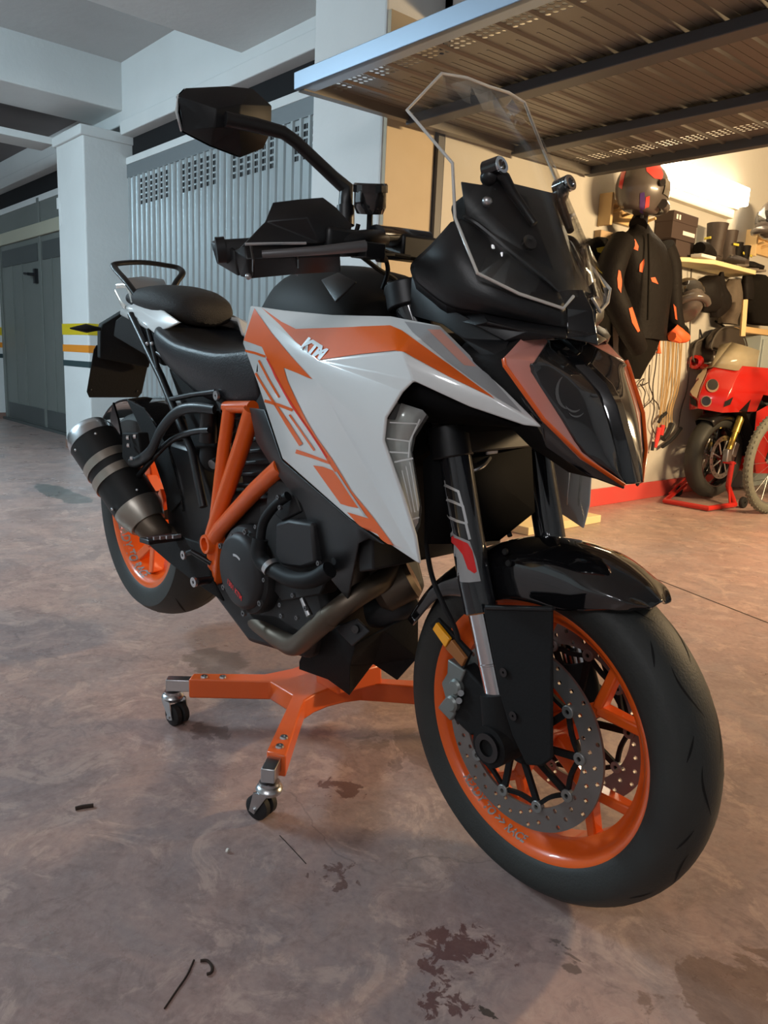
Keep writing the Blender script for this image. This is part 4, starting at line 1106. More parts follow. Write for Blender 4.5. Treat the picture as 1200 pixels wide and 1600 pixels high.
# grab rail
gr = [B(213, 461, -0.078), B(196, 438, -0.085), B(179, 418, -0.085), B(184, 412, -0.070), B(223, 410, 0.012), B(262, 415, 0.090), B(279, 419, 0.118), B(285, 427, 0.112), B(277, 439, 0.085), B(272, 448, 0.07)]
bk('grab_rail', G().tube(gr, 0.0105, n=12, smoothpath=4, flat=((0, 0, 1), 0.7)), 'satin_black')
for q0, q1, q2 in (((182, 447, -0.09), (198, 448, -0.08), (206, 470, -0.085)), ((180, 455, -0.09), (190, 474, -0.09), (196, 480, -0.086))):
    bk('tail_light', G().tube([B(*q0), B(*q1), B(*q2)], 0.007, n=8, smoothpath=4, flat=((0, 1, 0), 0.4)), 'clear_edge', mir=True)
# tail plastics, number plate bracket (seen from the front), rear indicator
XT = -0.30
pl = [BX(160, 506, XT), BX(196, 484, XT+0.08), BX(228, 512, XT+0.10), BX(236, 560, XT+0.02), BX(233, 575, XT), BX(157, 560, XT), BX(157, 515, XT)]
bk('plate_hanger', G().prism(pl, V(-0.03, 0, 0.0)), 'matte_black', bevel=0.004)
g = G().prism([V(-0.10, -0.075, 0.91), V(0.18, -0.11, 0.86), V(0.20, -0.10, 0.78), V(-0.02, -0.07, 0.80), V(-0.24, -0.06, 0.83), V(-0.24, -0.05, 0.88)], V(0, 0.14, 0))
bk('undertail', g, 'matte_black', bevel=0.006)
pq = [BX(151, 539, -0.33), BX(147, 546, -0.335), BX(136, 612, -0.375), BX(140, 621, -0.38), BX(216, 621, -0.38), BX(222, 614, -0.375), BX(235, 555, -0.335), BX(228, 545, -0.33)]
PLT = bk('number_plate', G().prism(pq, V(-0.006, 0, -0.001)), 'matte_black', bevel=0.002, label='back of the number plate bracket')
for q in ((142, 609), (214, 611), (187, 600)):
    bk('plate_screw', G().ball(BX(*q, -0.372), 0.004, 8, 6), 'satin_black', parent=PLT)
p0, p1, p2_ = BX(158, 514, -0.27), BX(135, 513, -0.28), BX(109, 513, -0.29)
bk('rear_indicator', G().tube([p0, p0+(p1-p0)*0.45, p1, p2_], [0.005, 0.008, 0.014, 0.002], n=8, flat=((1, 0, 0), 0.7)), 'satin_black', mir=True)
# subframe struts
for pts, r in (([B(205, 492, -0.10), B(252, 590, -0.125), B(300, 705, -0.14), B(318, 792, -0.15)], 0.0105), ([B(232, 515, -0.115), B(243, 560, -0.12), B(250, 590, -0.125)], 0.007), ([B(246, 551, -0.118), B(290, 582, -0.126), B(338, 612, -0.132)], 0.006), ([B(262, 625, -0.13), B(300, 617, -0.135), B(338, 612, -0.135)], 0.007), ([B(340, 614, -0.13), B(352, 640, -0.13)], 0.012)):
    bk('subframe_tube', G().tube(pts, r, n=10), 'satin_black', mir=(r > 0.008))
bk('subframe_bolt', G().lathe(B(340, 618, -0.14), (0, -1, 0), [(0.003, 0.0), (0.011, 0.0), (0.011, 0.006), (0.003, 0.006)], n=14), 'alu')
for q in ((231, 537), (238, 537)): bk('subframe_bolt', G().ball(B(*q, -0.12), 0.006, 10, 6), 'alu')
# airbox / battery covers under the seat
bk('under_seat_cover', G().prism([B(262, 575, -0.10), B(335, 618, -0.11), B(352, 640, -0.11), B(335, 700, -0.10), B(300, 700, -0.10), B(285, 640, -0.10)], V(0, 0.2, 0)), 'matte_black', bevel=0.006)
bk('charcoal_can', G().cyl(B(327, 640, -0.125), B(325, 690, -0.125), 0.022, n=20), 'satin_black')
bk('shock_absorber', G().tube([B(335, 660, -0.06), B(325, 760, -0.06)], 0.03, n=18), 'engine_dark')
bk('shock_adjuster', G().cyl(B(338, 722, -0.10), B(331, 726, -0.115), 0.012, n=14), 'steel')
# rear hugger and brackets
hp = [(0.337, -0.105), (0.343, -0.105), (0.350, -0.04), (0.352, 0.04), (0.346, 0.105), (0.340, 0.105), (0.346, 0.04), (0.344, -0.04)]
bk('rear_hugger', G().lathe((0, 0, RZ), (0, 1, 0), hp, n=30, a0=rad(48), a1=rad(165)), 'gloss_black', smooth=50)
sk = [polar(0, RZ, r, rad(a), -0.106) for a, r in ((96, 0.345), (75, 0.345), (45, 0.345), (20, 0.345), (15, 0.27), (35, 0.245), (60, 0.255), (80, 0.285))]
bk('hugger_skirt', G().prism(sk, V(0, 0.006, 0)), 'matte_black', bevel=0.002)
bk('exhaust_hanger', G().tube([B(335, 640, -0.14), B(300, 637, -0.155), B(275, 645, -0.165), B(252, 672, -0.175), B(235, 705, -0.185), B(212, 722, -0.19), B(203, 722, -0.19)], [0.011, 0.013, 0.014, 0.015, 0.015, 0.014, 0.010], n=12, smoothpath=5, flat=((0, 1, 0), 0.6)), 'satin_black')
bk('passenger_bracket', G().tube([B(328, 672, -0.14), B(300, 675, -0.145), B(268, 688, -0.15), B(240, 715, -0.155), B(216, 745, -0.16)], 0.008, n=10, smoothpath=4), 'satin_black')
bk('splash_guard', G().prism([B(176, 629, -0.14), B(172, 655, -0.14), B(177, 686, -0.14), B(190, 690, -0.14), B(184, 655, -0.14)], V(0, 0.006, 0)), 'gloss_black')
# ------------------------------------------------------------------ silencer
MA, MBb = B(147, 690, -0.215), B(216, 795, -0.165)
ma = MBb-MA; mL = np.linalg.norm(ma); mu = ma/mL
def mring(t0, t1, r0, r1=None, n=40): return G().tube([MA+mu*t0, MA+mu*t1], [r0, r1 or r0], n=n)
MUF = bk('silencer', mring(0.0, mL, 0.071, 0.066), 'muffler_black', label='black silencer with titanium bands')
g = G().tube([MA-mu*0.048, MA-mu*0.040, MA-mu*0.02, MA+mu*0.003], [0.048, 0.060, 0.068, 0.0715], n=40)
bk('silencer_end_cap', g, 'zinc', parent=MUF, label='polished silencer end cap')
bk('silencer_outlet', G().tube([MA-mu*0.05, MA-mu*0.02], 0.032, n=28), 'gap_black', parent=MUF)
for t in (0.075, 0.125): bk('silencer_band', mring(t, t+0.026, 0.0718-0.0001), 'titanium', parent=MUF)
bk('silencer_cone', G().tube([MBb-mu*0.005, MBb+mu*0.012, MBb+mu*0.055], [0.0670, 0.0665, 0.050], n=40), 'titanium', parent=MUF)
bk('silencer_pipe', G().tube([MBb+mu*0.05, MBb+mu*0.09+V(0, 0.01, 0), B(262, 838, -0.11), B(300, 850, -0.06)], [0.044, 0.040, 0.034, 0.03], n=24, smoothpath=4), 'pipe_steel')
for k, t in ((0, 0.02), (1, 0.02), (2, mL-0.02), (3, mL-0.02)):
    a_ = V(0, 0, 1)-mu*mu[2]; a_ /= np.linalg.norm(a_); b_ = np.cross(mu, a_)
    an = (0.5, 1.6, 0.35, 1.7)[k]; n_ = a_*math.cos(an)-b_*math.sin(an)
    if n_[1] > 0: n_ = a_*math.cos(an)+b_*math.sin(an)
    bk('silencer_rivet', G().ball(MA+mu*t+n_*0.069, 0.0045, 8, 6), 'steel', parent=MUF)
bk('silencer_bracket', G().prism([B(190, 676, -0.20), B(215, 676, -0.20), B(222, 720, -0.19), B(204, 732, -0.19), B(190, 715, -0.2)], V(0, 0.03, 0)), 'matte_black', bevel=0.004)
for q in ((198, 684), (209, 682), (199, 696), (204, 716)): bk('bracket_bolt', G().cyl(B(*q, -0.21), B(q[0]+4, q[1], -0.205), 0.006, n=10), 'chrome')
# ------------------------------------------------------------------ orange trellis frame
def ft(name, pts, r): bk(name, G().tube([B(*p) for p in pts], r, n=18), 'orange', mir=True)
ft('frame_tube', [(359, 636, -0.130), (350, 700, -0.138), (337, 815, -0.158)], 0.0155)
ft('frame_tube', [(395, 640, -0.150), (380, 690, -0.152), (350, 780, -0.158), (333, 835, -0.164)], 0.0195)
ft('frame_tube', [(440, 728, -0.172), (400, 765, -0.170), (345, 825, -0.166), (333, 845, -0.166)], 0.0185)
ft('frame_tube', [(354, 636, -0.128), (395, 636, -0.145)], 0.014)
ft('frame_tube', [(331, 835, -0.165), (331, 865, -0.165), (333, 913, -0.16)], 0.012)
jc = B(330, 849, -0.168)
bk('frame_boss', G().lathe(jc, (0, 1, 0), [(0.016, -0.018), (0.0225, -0.018), (0.025, -0.008), (0.025, 0.05), (0.0, 0.05), (0.0, 0.01), (0.016, 0.008)], n=24), 'orange', mir=True)
bk('frame_lug', G().prism([B(x, y, -0.17) for x, y in ((324, 832), (340, 832), (339, 870), (335, 914), (328, 914), (325, 870))], V(0, 0.03, 0)), 'orange', bevel=0.003, mir=True)
# swingarm and foot rests
g = G().prism([B(x, y, -0.10) for x, y in ((335, 800), (300, 700), (265, 690), (255, 760), (262, 830), (300, 860), (340, 900))], V(0, 0.12, 0))
bk('swingarm', g, 'satin_black', bevel=0.012)
bk('heel_plate', G().prism([B(x, y, -0.175) for x, y in ((222, 843), (280, 838), (318, 850), (330, 905), (348, 940), (310, 915), (262, 878))], V(0, 0.008, 0)), 'matte_black', bevel=0.003, mir=True)
PEG = bk('foot_peg', G().obox(B(252, 842, -0.22), V(0.028, 0, 0.004), V(0, 0.045, 0), V(-0.001, 0, 0.006)), 'satin_black', bevel=0.002)
for i in range(6): bk('peg_tooth', G().obox(B(226+i*10, 842-i*0.8, -0.245), V(0.003, 0, 0), V(0, 0.01, 0), V(0, 0, 0.004)), 'steel', parent=PEG)
bk('brake_pedal', G().tube([B(330, 880, -0.17), B(300, 862, -0.20), B(288, 866, -0.20)], 0.007, n=10).tube([B(335, 905, -0.165), B(318, 907, -0.19), B(307, 909, -0.21)], [0.009, 0.010, 0.011], n=12), 'satin_black')
bk('pedal_tip', G().lathe(B(305, 909, -0.214), (0.1, -1, 0), [(0.004, 0.0), (0.012, 0.0), (0.012, 0.006), (0.004, 0.006)], n=16), 'steel')
bk('pivot_bolt', G().lathe(B(288, 867, -0.205), (0, -1, 0), [(0.004, 0.0), (0.011, 0.0), (0.011, 0.005), (0.004, 0.005)], n=16), 'steel')
# ------------------------------------------------------------------ engine
g = G().prism([V(0.56, -0.15, 0.52), V(0.80, -0.15, 0.56), V(0.98, -0.15, 0.50), V(1.04, -0.15, 0.38), V(0.98, -0.15, 0.25), V(0.75, -0.15, 0.20), V(0.58, -0.15, 0.26)], V(0, 0.28, 0))
bk('crankcase', g, 'engine_dark', bevel=0.015, seg=3)
g = G().obox(V(0.70, 0, 0.66), V(0.08, 0, 0.02), V(0, 0.11, 0), V(-0.04, 0, 0.14))
for k in range(7): g.obox(V(0.70, 0, 0.56+0.025*k)+V(-0.006*k, 0, 0), V(0.092, 0, 0.02), V(0, 0.122, 0), V(0, 0, 0.005))
bk('rear_cylinder', g, 'engine_dark', bevel=0.003)
g = G().obox(V(1.02, 0, 0.56), V(0.06, 0, -0.05), V(0, 0.10, 0), V(0.06, 0, 0.075))
bk('front_cylinder', g, 'engine_dark', bevel=0.008)
# clutch cover
cc = B(371, 893, -0.198)
CL = bk('clutch_cover', G().lathe(cc, (0, 1, 0), [(0.0, -0.004), (0.072, -0.004), (0.081, 0.002), (0.0855, 0.010), (0.0855, 0.04), (0.0, 0.04)], n=56), 'engine_cover', label='round dark grey clutch cover')
bk('clutch_ring', G().lathe(cc+V(0, 0.014, 0), (0, 1, 0), [(0.086, 0.0), (0.096, 0.004), (0.100, 0.012), (0.100, 0.035), (0.086, 0.035)], n=56), 'engine_dark', parent=CL)
p2, t2 = text_polys('1301 KTM', 0.0175, 0.1, True)
vs = []
for u, v in p2:
    an = rad(-118)+u/0.062*1.0; r = 0.050+v
    # letters run along the lower rim, upright towards the centre
    vs.append(cc+V(-0.036+u*0.86, -0.0052, -0.036+v-u*0.30))
mk('cover_lettering', vs, orient(vs, t2, EYE), 'red_print', CL, smooth=0)
sh = [cc+V(0.040*math.cos(rad(a)), -0.0052, 0.040*math.sin(rad(a))) for a in np.linspace(62, 108, 8)]
sh2 = [cc+V(0.0345*math.cos(rad(a)), -0.0052, 0.0345*math.sin(rad(a))) for a in np.linspace(62, 108, 8)]
vs = sh+sh2; mk('cover_embossed_arc', vs, orient(vs, [(i, i+1, i+9, i+8) for i in range(7)], EYE), 'silver_print', CL, smooth=0)
for a in (80, 20, -30, -80, -140, 160): bk('cover_bolt', G().lathe(cc+V(0.095*math.cos(rad(a)), 0.012, 0.095*math.sin(rad(a))), (0, -1, 0), [(0.003, 0.0), (0.0065, 0.0), (0.0065, 0.007), (0.003, 0.007)], n=10), 'bolt_dark', parent=CL)
# water pump box, hoses and clamps, assorted cases
def bxp(name, pts, y, d, m='engine_dark', bv=0.004): return bk(name, G().prism([B(x, yy, y) for x, yy in pts], V(0, d, 0)), m, bevel=bv)
bxp('starter_cover', [(430, 818), (450, 812), (486, 818), (492, 880), (470, 888), (440, 884), (429, 870)], -0.195, 0.06, 'engine_cover', 0.006)
bxp('side_case', [(405, 790), (450, 770), (500, 800), (520, 880), (500, 930), (440, 940), (410, 900)], -0.165, 0.04)
bxp('sump_case', [(385, 955), (430, 960), (470, 985), (455, 1005), (430, 1000), (400, 975)], -0.15, 0.10)
bxp('cam_cover', [(420, 745), (455, 755), (470, 800), (440, 815), (415, 790)], -0.17, 0.05, 'engine_dark')
bk('coolant_hose', G().tube([B(407, 842, -0.20), B(404, 862, -0.205), B(412, 880, -0.205), B(432, 893, -0.205), B(460, 906, -0.205), B(490, 905, -0.20), B(515, 890, -0.19)], 0.0165, n=16, smoothpath=5), 'hose')
for q, d in (((424, 887, -0.206), (0.8, 0, -0.35)),):
    bk('hose_clamp', G().lathe(B(*q), d, [(0.0165, -0.006), (0.0195, -0.006), (0.0195, 0.006), (0.0165, 0.006)], n=24), 'steel')
bk('coolant_hose', G().tube([B(450, 775, -0.18), B(430, 790, -0.19), B(412, 815, -0.195), B(407, 842, -0.20)], 0.010, n=12, smoothpath=4), 'hose')
for q in ((415, 906), (398, 902), (440, 945), (442, 962), (460, 930), (466, 965), (437, 777), (440, 793), (402, 823), (365, 838), (480, 950), (500, 880)):
    bk('engine_bolt', G().lathe(B(*q, -0.192), (0, -1, 0.1), [(0.002, 0.0), (0.005, 0.0), (0.005, 0.006), (0.002, 0.006)], n=8), 'bolt_dark')
bk('oil_pressure_sensor', G().tube([B(472, 935, -0.19), B(484, 962, -0.19)], [0.005, 0.007], n=10), 'steel')
# exhaust header and collector
hd = [B(617, 878, -0.03), B(600, 905, -0.07), B(560, 930, -0.13), B(525, 955, -0.165), B(490, 986, -0.178), B(462, 1008, -0.172), B(440, 1000, -0.155), B(412, 980, -0.14), B(375, 952, -0.10)]
bk('exhaust_header', G().tube(hd, 0.0215, n=20, smoothpath=6), 'pipe_steel')
bk('header_joint', G().tube([B(516, 963, -0.169), B(507, 971, -0.173)], 0.0232, n=20), 'pipe_steel')
bk('exhaust_header', G().tube([B(565, 845, -0.08), B(563, 880, -0.085), B(557, 925, -0.09)], 0.021, n=18, smoothpath=4), 'pipe_steel')
ca_, cb_ = B(588, 930, -0.06), B(640, 903, -0.01)
bk('exhaust_collector', G().tube([ca_, ca_+(cb_-ca_)*0.2, cb_, cb_+(cb_-ca_)*0.12], [0.03, 0.043, 0.043, 0.034], n=28), 'pipe_steel')
bk('exhaust_collector', G().tube([B(578, 958, -0.05), B(592, 955, -0.04), B(640, 934, 0.01), B(650, 930, 0.02)], [0.03, 0.038, 0.038, 0.03], n=24), 'engine_cover')
# black side panel below the fairing, belly pan with bracket
SP = [(389, 637, -0.160), (413, 640, -0.176), (440, 720, -0.195), (547, 813, -0.205), (600, 852, -0.205), (577, 842, -0.19), (560, 850, -0.185), (543, 938, -0.16), (504, 890, -0.175), (497, 857, -0.18), (470, 787, -0.185), (433, 743, -0.18), (400, 690, -0.168), (553, 800, -0.195)]
facet('lower_side_panel', SP, [(0, 1, 12), (1, 2, 11, 12), (2, 3, 10, 11), (3, 6, 9, 10), (3, 4, 5, 6), (6, 7, 8, 9)], 'cowl_black', th=0.005, bevel=0.002, mir=True)
bk('panel_hole', G().lathe(B(522, 877, -0.183), (0, -1, 0), [(0.0, 0.0), (0.007, 0.0), (0.007, 0.001), (0.0, 0.001)], n=12), 'gap_black')
BPt = [(467, 1034, -0.120), (477, 1010, -0.125), (524, 980, -0.135), (555, 1008, -0.130), (600, 985, -0.06), (654, 952, 0.02), (653, 1028, 0.04), (620, 1063, 0.02), (583, 1038, 0.0), (546, 1087, -0.10), (512, 1062, -0.105), (467, 1046, -0.115), (547, 1040, -0.11)]
facet('belly_pan', BPt, [(0, 1, 2, 3, 12), (0, 12, 10, 11), (12, 9, 10), (3, 4, 8, 12), (4, 5, 6, 7, 8), (8, 9, 12)], 'matte_black', th=0.006, bevel=0.002, label='matte black belly pan')
bk('belly_pan_floor', G().prism([V(0.78, -0.11, 0.20), V(1.02, -0.11, 0.24), V(1.02, 0.10, 0.24), V(0.78, 0.10, 0.20)], V(0, 0, 0.01)), 'matte_black')
bk('pan_bracket', G().prism([B(x, y, -0.138) for x, y in ((524, 978), (560, 965), (580, 985), (553, 1008))], V(0.004, -0.008, 0)), 'engine_cover', bevel=0.003)
bk('pan_bolt', G().lathe(B(557, 983, -0.148), (0.3, -1, 0.2), [(0.0, 0.0), (0.009, 0.0), (0.008, 0.006), (0.0, 0.006)], n=16), 'gloss_black')
# ------------------------------------------------------------------ handlebar, controls, guards, mirror
bc = V(1.065, 0, 1.075)
bar = [V(1.07, 0.06, 1.085), bc+V(0, -0.06, 0.01), B(590, 372, -0.16), B(545, 375, -0.235), B(470, 385, -0.30), B(350, 393, -0.405)]
hb = [p*V(1, -1, 1) for p in reversed(bar[1:])]+bar[1:]
bk('handlebar', G().tube(hb, 0.0135, n=16, smoothpath=4), 'satin_black')
bk('bar_clamp', G().obox(bc+V(0, 0, 0.0), V(0.03, 0, 0), V(0, 0.06, 0), V(0, 0, 0.022)), 'satin_black', bevel=0.006)
bk('bar_sleeve', G().tube([V(1.075, 0.02, 1.092), bc+V(0.004, -0.05, 0.017), B(588, 367, -0.155)], 0.0165, n=16, smoothpath=4), 'fork_black')
bk('instrument_housing', G().obox(V(1.255, 0, 1.10), V(0.02, 0, 0.01), V(0, 0.075, 0), V(-0.02, 0, 0.045)), 'matte_black', bevel=0.01)
for s in (-1, 1):
    m_ = lambda p: V(p[0], p[1]*(-s), p[2])
    a, b_ = B(460, 386, -0.31), B(352, 393, -0.403)
    bk('hand_grip', G().tube([m_(a), m_(b_)], 0.0175, n=16), 'rubber')
    bk('switch_pod', G().obox(m_(B(525, 378, -0.25)), V(0.022, 0, 0), V(0, 0.03, 0), V(0, 0, 0.02)), 'satin_black', bevel=0.006)
    bk('control_lever', G().tube([m_(B(545, 385, -0.24)+V(0.04, 0, 0)), m_(B(470, 392, -0.31)+V(0.05, 0, 0)), m_(B(385, 398, -0.38)+V(0.045, 0, 0))], [0.009, 0.007, 0.006], n=10), 'bolt_dark')
    bk('bar_end', G().tube([m_(B(352, 390, -0.403)), m_(B(338, 391, -0.415))], 0.019, n=16), 'satin_black')
# hand guard: upper deflector and lower shell, in front of the grip
XG = 1.13
HG = [(414, 346, XG-0.01), (426, 316, XG-0.02), (466, 311, XG), (505, 308, XG+0.005), (526, 324, XG+0.02), (551, 352, XG+0.03), (545, 372, XG+0.04), (500, 380, XG+0.035), (382, 382, XG), (372, 390, XG-0.01), (480, 340, XG+0.03)]
facet('hand_guard_deflector', [BX(*p) for p in HG], [(0, 1, 2, 10), (2, 3, 10), (3, 4, 5, 10), (5, 6, 7, 10), (7, 8, 0, 10), (8, 9, 0)], 'satin_black', th=0.004, bevel=0.003, mir=True, label='black hand guard', smooth=35)
LG = [(365, 391, XG-0.02), (382, 384, XG), (477, 382, XG+0.025), (536, 378, XG+0.04), (533, 425, XG+0.03), (463, 429, XG+0.02), (390, 436, XG-0.005), (375, 432, XG-0.02), (385, 405, XG+0.012), (470, 402, XG+0.035), (532, 400, XG+0.05)]
facet('hand_guard_shell', [BX(*p) for p in LG], [(0, 1, 8), (1, 2, 9, 8), (2, 3, 10, 9), (0, 8, 6, 7), (8, 9, 5, 6), (9, 10, 4, 5)], 'satin_black', th=0.004, bevel=0.003, mir=True, smooth=35)
facet('hand_guard_end', [BX(*p) for p in ((365, 391, XG-0.02), (372, 432, XG-0.025), (338, 412, XG-0.09), (328, 378, XG-0.10), (345, 370, XG-0.09))], [(0, 1, 2, 3, 4)], 'satin_black', th=0.006, bevel=0.003, mir=True)
bk('guard_highlight', G().tube([BX(383, 381.5, XG+0.004), BX(430, 380.5, XG+0.02), BX(478, 380, XG+0.03)], 0.0022, n=6), 'silver_print', mir=True)  # highlight along the guard, built as a silver line
bk('guard_screw', G().ball(BX(388, 432, XG+0.005), 0.005, 10, 6), 'alu', mir=True)
for x in (392, 461): bk('guard_rib', G().tube([BX(x, 385, XG+0.02), BX(x+4, 405, XG+0.035), BX(x+4, 430, XG+0.012)], 0.0022, n=6), 'gloss_black', mir=True)
# mirror
MP = [BX(*p) for p in ((278, 150, 0.975), (290, 137, 0.975), (355, 134, 0.99), (395, 138, 1.0), (425, 165, 1.01), (424, 205, 1.01), (412, 232, 1.0), (377, 246, 0.99), (330, 228, 0.98), (285, 205, 0.97))]
cenm = BX(345, 190, 1.045); c2 = BX(395, 165, 1.04)
vs = MP+[BX(338, 170, 1.03), BX(376, 163, 1.035), BX(372, 198, 1.035), BX(335, 200, 1.03)]
fs = [(0, 1, 10), (1, 2, 11, 10), (2, 3, 11), (3, 4, 11), (4, 5, 12, 11), (5, 6, 12), (6, 7, 12), (7, 8, 13, 12), (8, 9, 13), (9, 0, 10, 13), (10, 11, 12, 13)]
MIR, _a, _b = facet('mirror_shell', vs, fs, 'mirror_black', th=0.004, bevel=0.004, seg=3, smooth=45, label='angular black rear view mirror')
gl = [p+V(-0.006, 0, 0) for p in MP]
mk('mirror_glass', gl, [tuple(range(10))], 'mirror_glass', MIR, smooth=0)
bk('mirror_rim', G().tube([BX(279, 148, 0.972), BX(276, 175, 0.97), BX(284, 205, 0.968)], 0.0025, n=6), 'chrome', parent=MIR)
st = [BX(352, 186, 1.04), BX(400, 196, 1.05), BX(442, 207, 1.06), BX(462, 221, 1.065), BX(520, 276, 1.07), BX(541, 294, 1.075), BX(540, 318, 1.08), BX(540, 340, 1.085)]
bk('mirror_stem', G().tube(st, [0.011, 0.011, 0.010, 0.0098, 0.0105, 0.013, 0.012, 0.012], n=10), 'satin_black')
bk('mirror_base', G().cyl(BX(540, 322, 1.08), BX(540, 352, 1.085), 0.015, n=16), 'satin_black')
# brake fluid reservoir
ra, rb_ = BX(578, 334, 1.12), BX(579, 286, 1.125)
d = (rb_-ra); RL = np.linalg.norm(d); d /= RL
RES = bk('fluid_reservoir', G().tube([ra, ra+d*0.010, ra+d*RL*0.72], [0.022, 0.0265, 0.0265], n=28), 'lens_dark', label='black brake fluid reservoir')
bk('reservoir_lid', G().tube([ra+d*RL*0.70, ra+d*RL*0.94, ra+d*RL], [0.0285, 0.0285, 0.0265], n=16), 'gloss_black', parent=RES, smooth=20)
bk('reservoir_clip', G().obox(ra+d*0.022+V(0.004, -0.024, 0), V(0.008, 0, 0), V(0, 0.005, 0), V(0, 0, 0.01)), 'satin_black', bevel=0.002)
bk('reservoir_hose', G().tube([ra, ra+V(0.0, 0, -0.03), B(570, 365, -0.19), B(566, 385, -0.2)], 0.005, n=8, smoothpath=4), 'hose')
bk('master_cylinder', G().obox(B(575, 392, -0.20), V(0.02, 0, 0), V(0, 0.02, 0), V(0, 0, 0.012)).cyl(B(590, 404, -0.19), B(602, 405, -0.165), 0.006, n=10), 'satin_black', bevel=0.003)
for pts in ([(560, 350, -0.2), (556, 378, -0.2), (580, 395, -0.17), (615, 398, -0.12)], [(575, 365, -0.18), (600, 392, -0.14), (640, 402, -0.08)], [(552, 390, -0.21), (590, 420, -0.15), (620, 440, -0.1), (625, 470, -0.08)], [(603, 405, -0.16), (606, 425, -0.14), (598, 450, -0.12)]):
    bk('control_cable', G().tube([B(*p) for p in pts], 0.004, n=6, smoothpath=5), 'hose')
# ------------------------------------------------------------------ the orange dolly under the motorcycle
# ================================================================== orange dolly under the motorcycle
mat('dolly_orange', (0.80, 0.13, 0.02), 0.38, coat=0.2, noise=(8, 0.8, (0.74, 0.12, 0.025)))
DX = 0.83
DL = empty('motorcycle_dolly', (DX, 0.0, 0.0)); tag(DL, 'orange steel dolly with four caster wheels under the motorcycle', 'dolly')
def dl(name, g, m, parent=None, **k):
    g.v = [v-V(DX, 0, 0) for v in g.v]
    return g.mk(name, m, parent or DL, **k)
# cross plate with concave sides (outline seen from above)
arc = [(0.872, -0.085), (0.858, -0.045), (0.853, 0.0), (0.858, 0.045), (0.872, 0.085)]
out = [(0.612, -0.242), (0.585, -0.215), (0.690, -0.075), (0.700, 0.0), (0.690, 0.075), (0.585, 0.215), (0.612, 0.242), (0.735, 0.090), (0.832, 0.090), (1.020, 0.285), (1.055, 0.262), (0.905, 0.118)]
out += arc[::-1]+[(0.905, -0.118), (1.055, -0.262), (1.020, -0.285), (0.832, -0.090), (0.735, -0.090)]
vs, fs = plate(out, [], lambda u, v: V(u, v, 0.072), V(0, 0, 0.048))
dl('cross_frame', G().add(vs, fs), 'dolly_orange', smooth=20, bevel=0.004)
pl = [(0.76, -0.05, 0.12), (0.94, 0.04, 0.12), (0.93, 0.16, 0.12), (0.76, 0.12, 0.12)]
dl('support_column', G().prism([V(0.80, 0.0, 0.115), V(0.89, 0.0, 0.115), V(0.90, 0.13, 0.115), V(0.80, 0.13, 0.115)], V(-0.005, 0, 0.05)), 'dolly_orange', smooth=20, bevel=0.006)
dl('support_post', G().box((0.83, 0.05, 0.15), (0.87, 0.10, 0.222)), 'dolly_orange', smooth=20, bevel=0.004)
def caster(x, y, dx, dy, swing):
    u = V(dx, dy, 0); u /= np.linalg.norm(u); n = V(-u[1], u[0], 0)
    dl('caster_stem', G().obox(V(x, y, 0.098)-u*0.012, u*0.038, n*0.014, V(0, 0, 0.015)), 'zinc', smooth=20, bevel=0.002)
    c = V(x, y, 0)+u*0.012
    cf = dl('caster_fork', G().lathe(c+V(0, 0, 0.066), (0, 0, 1), [(0.0, -0.008), (0.024, -0.008), (0.027, 0.0), (0.024, 0.006), (0.020, 0.008), (0.020, 0.014), (0.0, 0.014)], n=24), 'zinc')
    s = V(math.cos(swing), math.sin(swing), 0); t = V(-s[1], s[0], 0)
    for k in (-1, 1):
        g = G().prism([c+t*k*0.025+s*a+V(0, 0, z) for a, z in ((0.012, 0.062), (-0.020, 0.062), (-0.030, 0.020), (-0.018, 0.016))], t*k*-0.0025)
        dl('caster_cheek', g, 'zinc', smooth=20)
        w = c-s*0.018+t*k*0.011+V(0, 0, 0.0255)
        dl('caster_wheel', G().lathe(w, t, [(0.006, -0.009), (0.021, -0.009), (0.0255, -0.006), (0.0255, 0.006), (0.021, 0.009), (0.006, 0.009)], n=28), 'rubber')
    dl('caster_axle', G().cyl(c-s*0.018-t*0.029+V(0, 0, 0.0255), c-s*0.018+t*0.029+V(0, 0, 0.0255), 0.005, n=10), 'zinc')
caster(0.575, -0.252, -0.6, -0.75, rad(190)); caster(1.050, -0.293, 0.66, -0.75, rad(20))
caster(0.575, 0.252, -0.6, 0.75, rad(190)); caster(1.050, 0.293, 0.66, 0.75, rad(20))
for x, y in ((1.018, -0.252), (0.992, -0.224), (0.622, -0.205), (0.650, -0.170), (1.018, 0.252), (0.992, 0.224)):
    dl('bolt', G().lathe((x, y, 0.120), (0, 0, 1), [(0.0, 0.0), (0.009, 0.0), (0.0075, 0.004), (0.003, 0.004), (0.003, 0.002), (0.0, 0.002)], n=12), 'steel')
# ================================================================== red sport motorcycle at the back, on its red stand
mat('ducati_red', (0.42, 0.012, 0.008), 0.22, coat=0.8)
mat('lamp_ring', (0.30, 0.20, 0.13), 0.4)
mat('cream_panel', (0.78, 0.66, 0.47), 0.35)
mat('smoke_screen', (0.42, 0.36, 0.24), 0.12, alpha=0.62)
mat('gold', (0.75, 0.55, 0.12), 0.28, 0.7)
mat('grey_seat', (0.075, 0.065, 0.055), 0.6)
mat('stand_red', (0.5, 0.018, 0.012), 0.35, coat=0.3)
_f = V(-0.12, -0.993, 0); _f /= np.linalg.norm(_f); _l = V(-_f[1], _f[0], 0)
RO = V(-0.385, 4.50, 0)
RMB = empty('red_motorcycle', tuple(RO), math.atan2(_f[1], _f[0])); tag(RMB, 'red sport motorcycle with stacked headlights parked by the wall', 'motorcycle')
RM3 = np.array([_f, _l, V(0, 0, 1)])
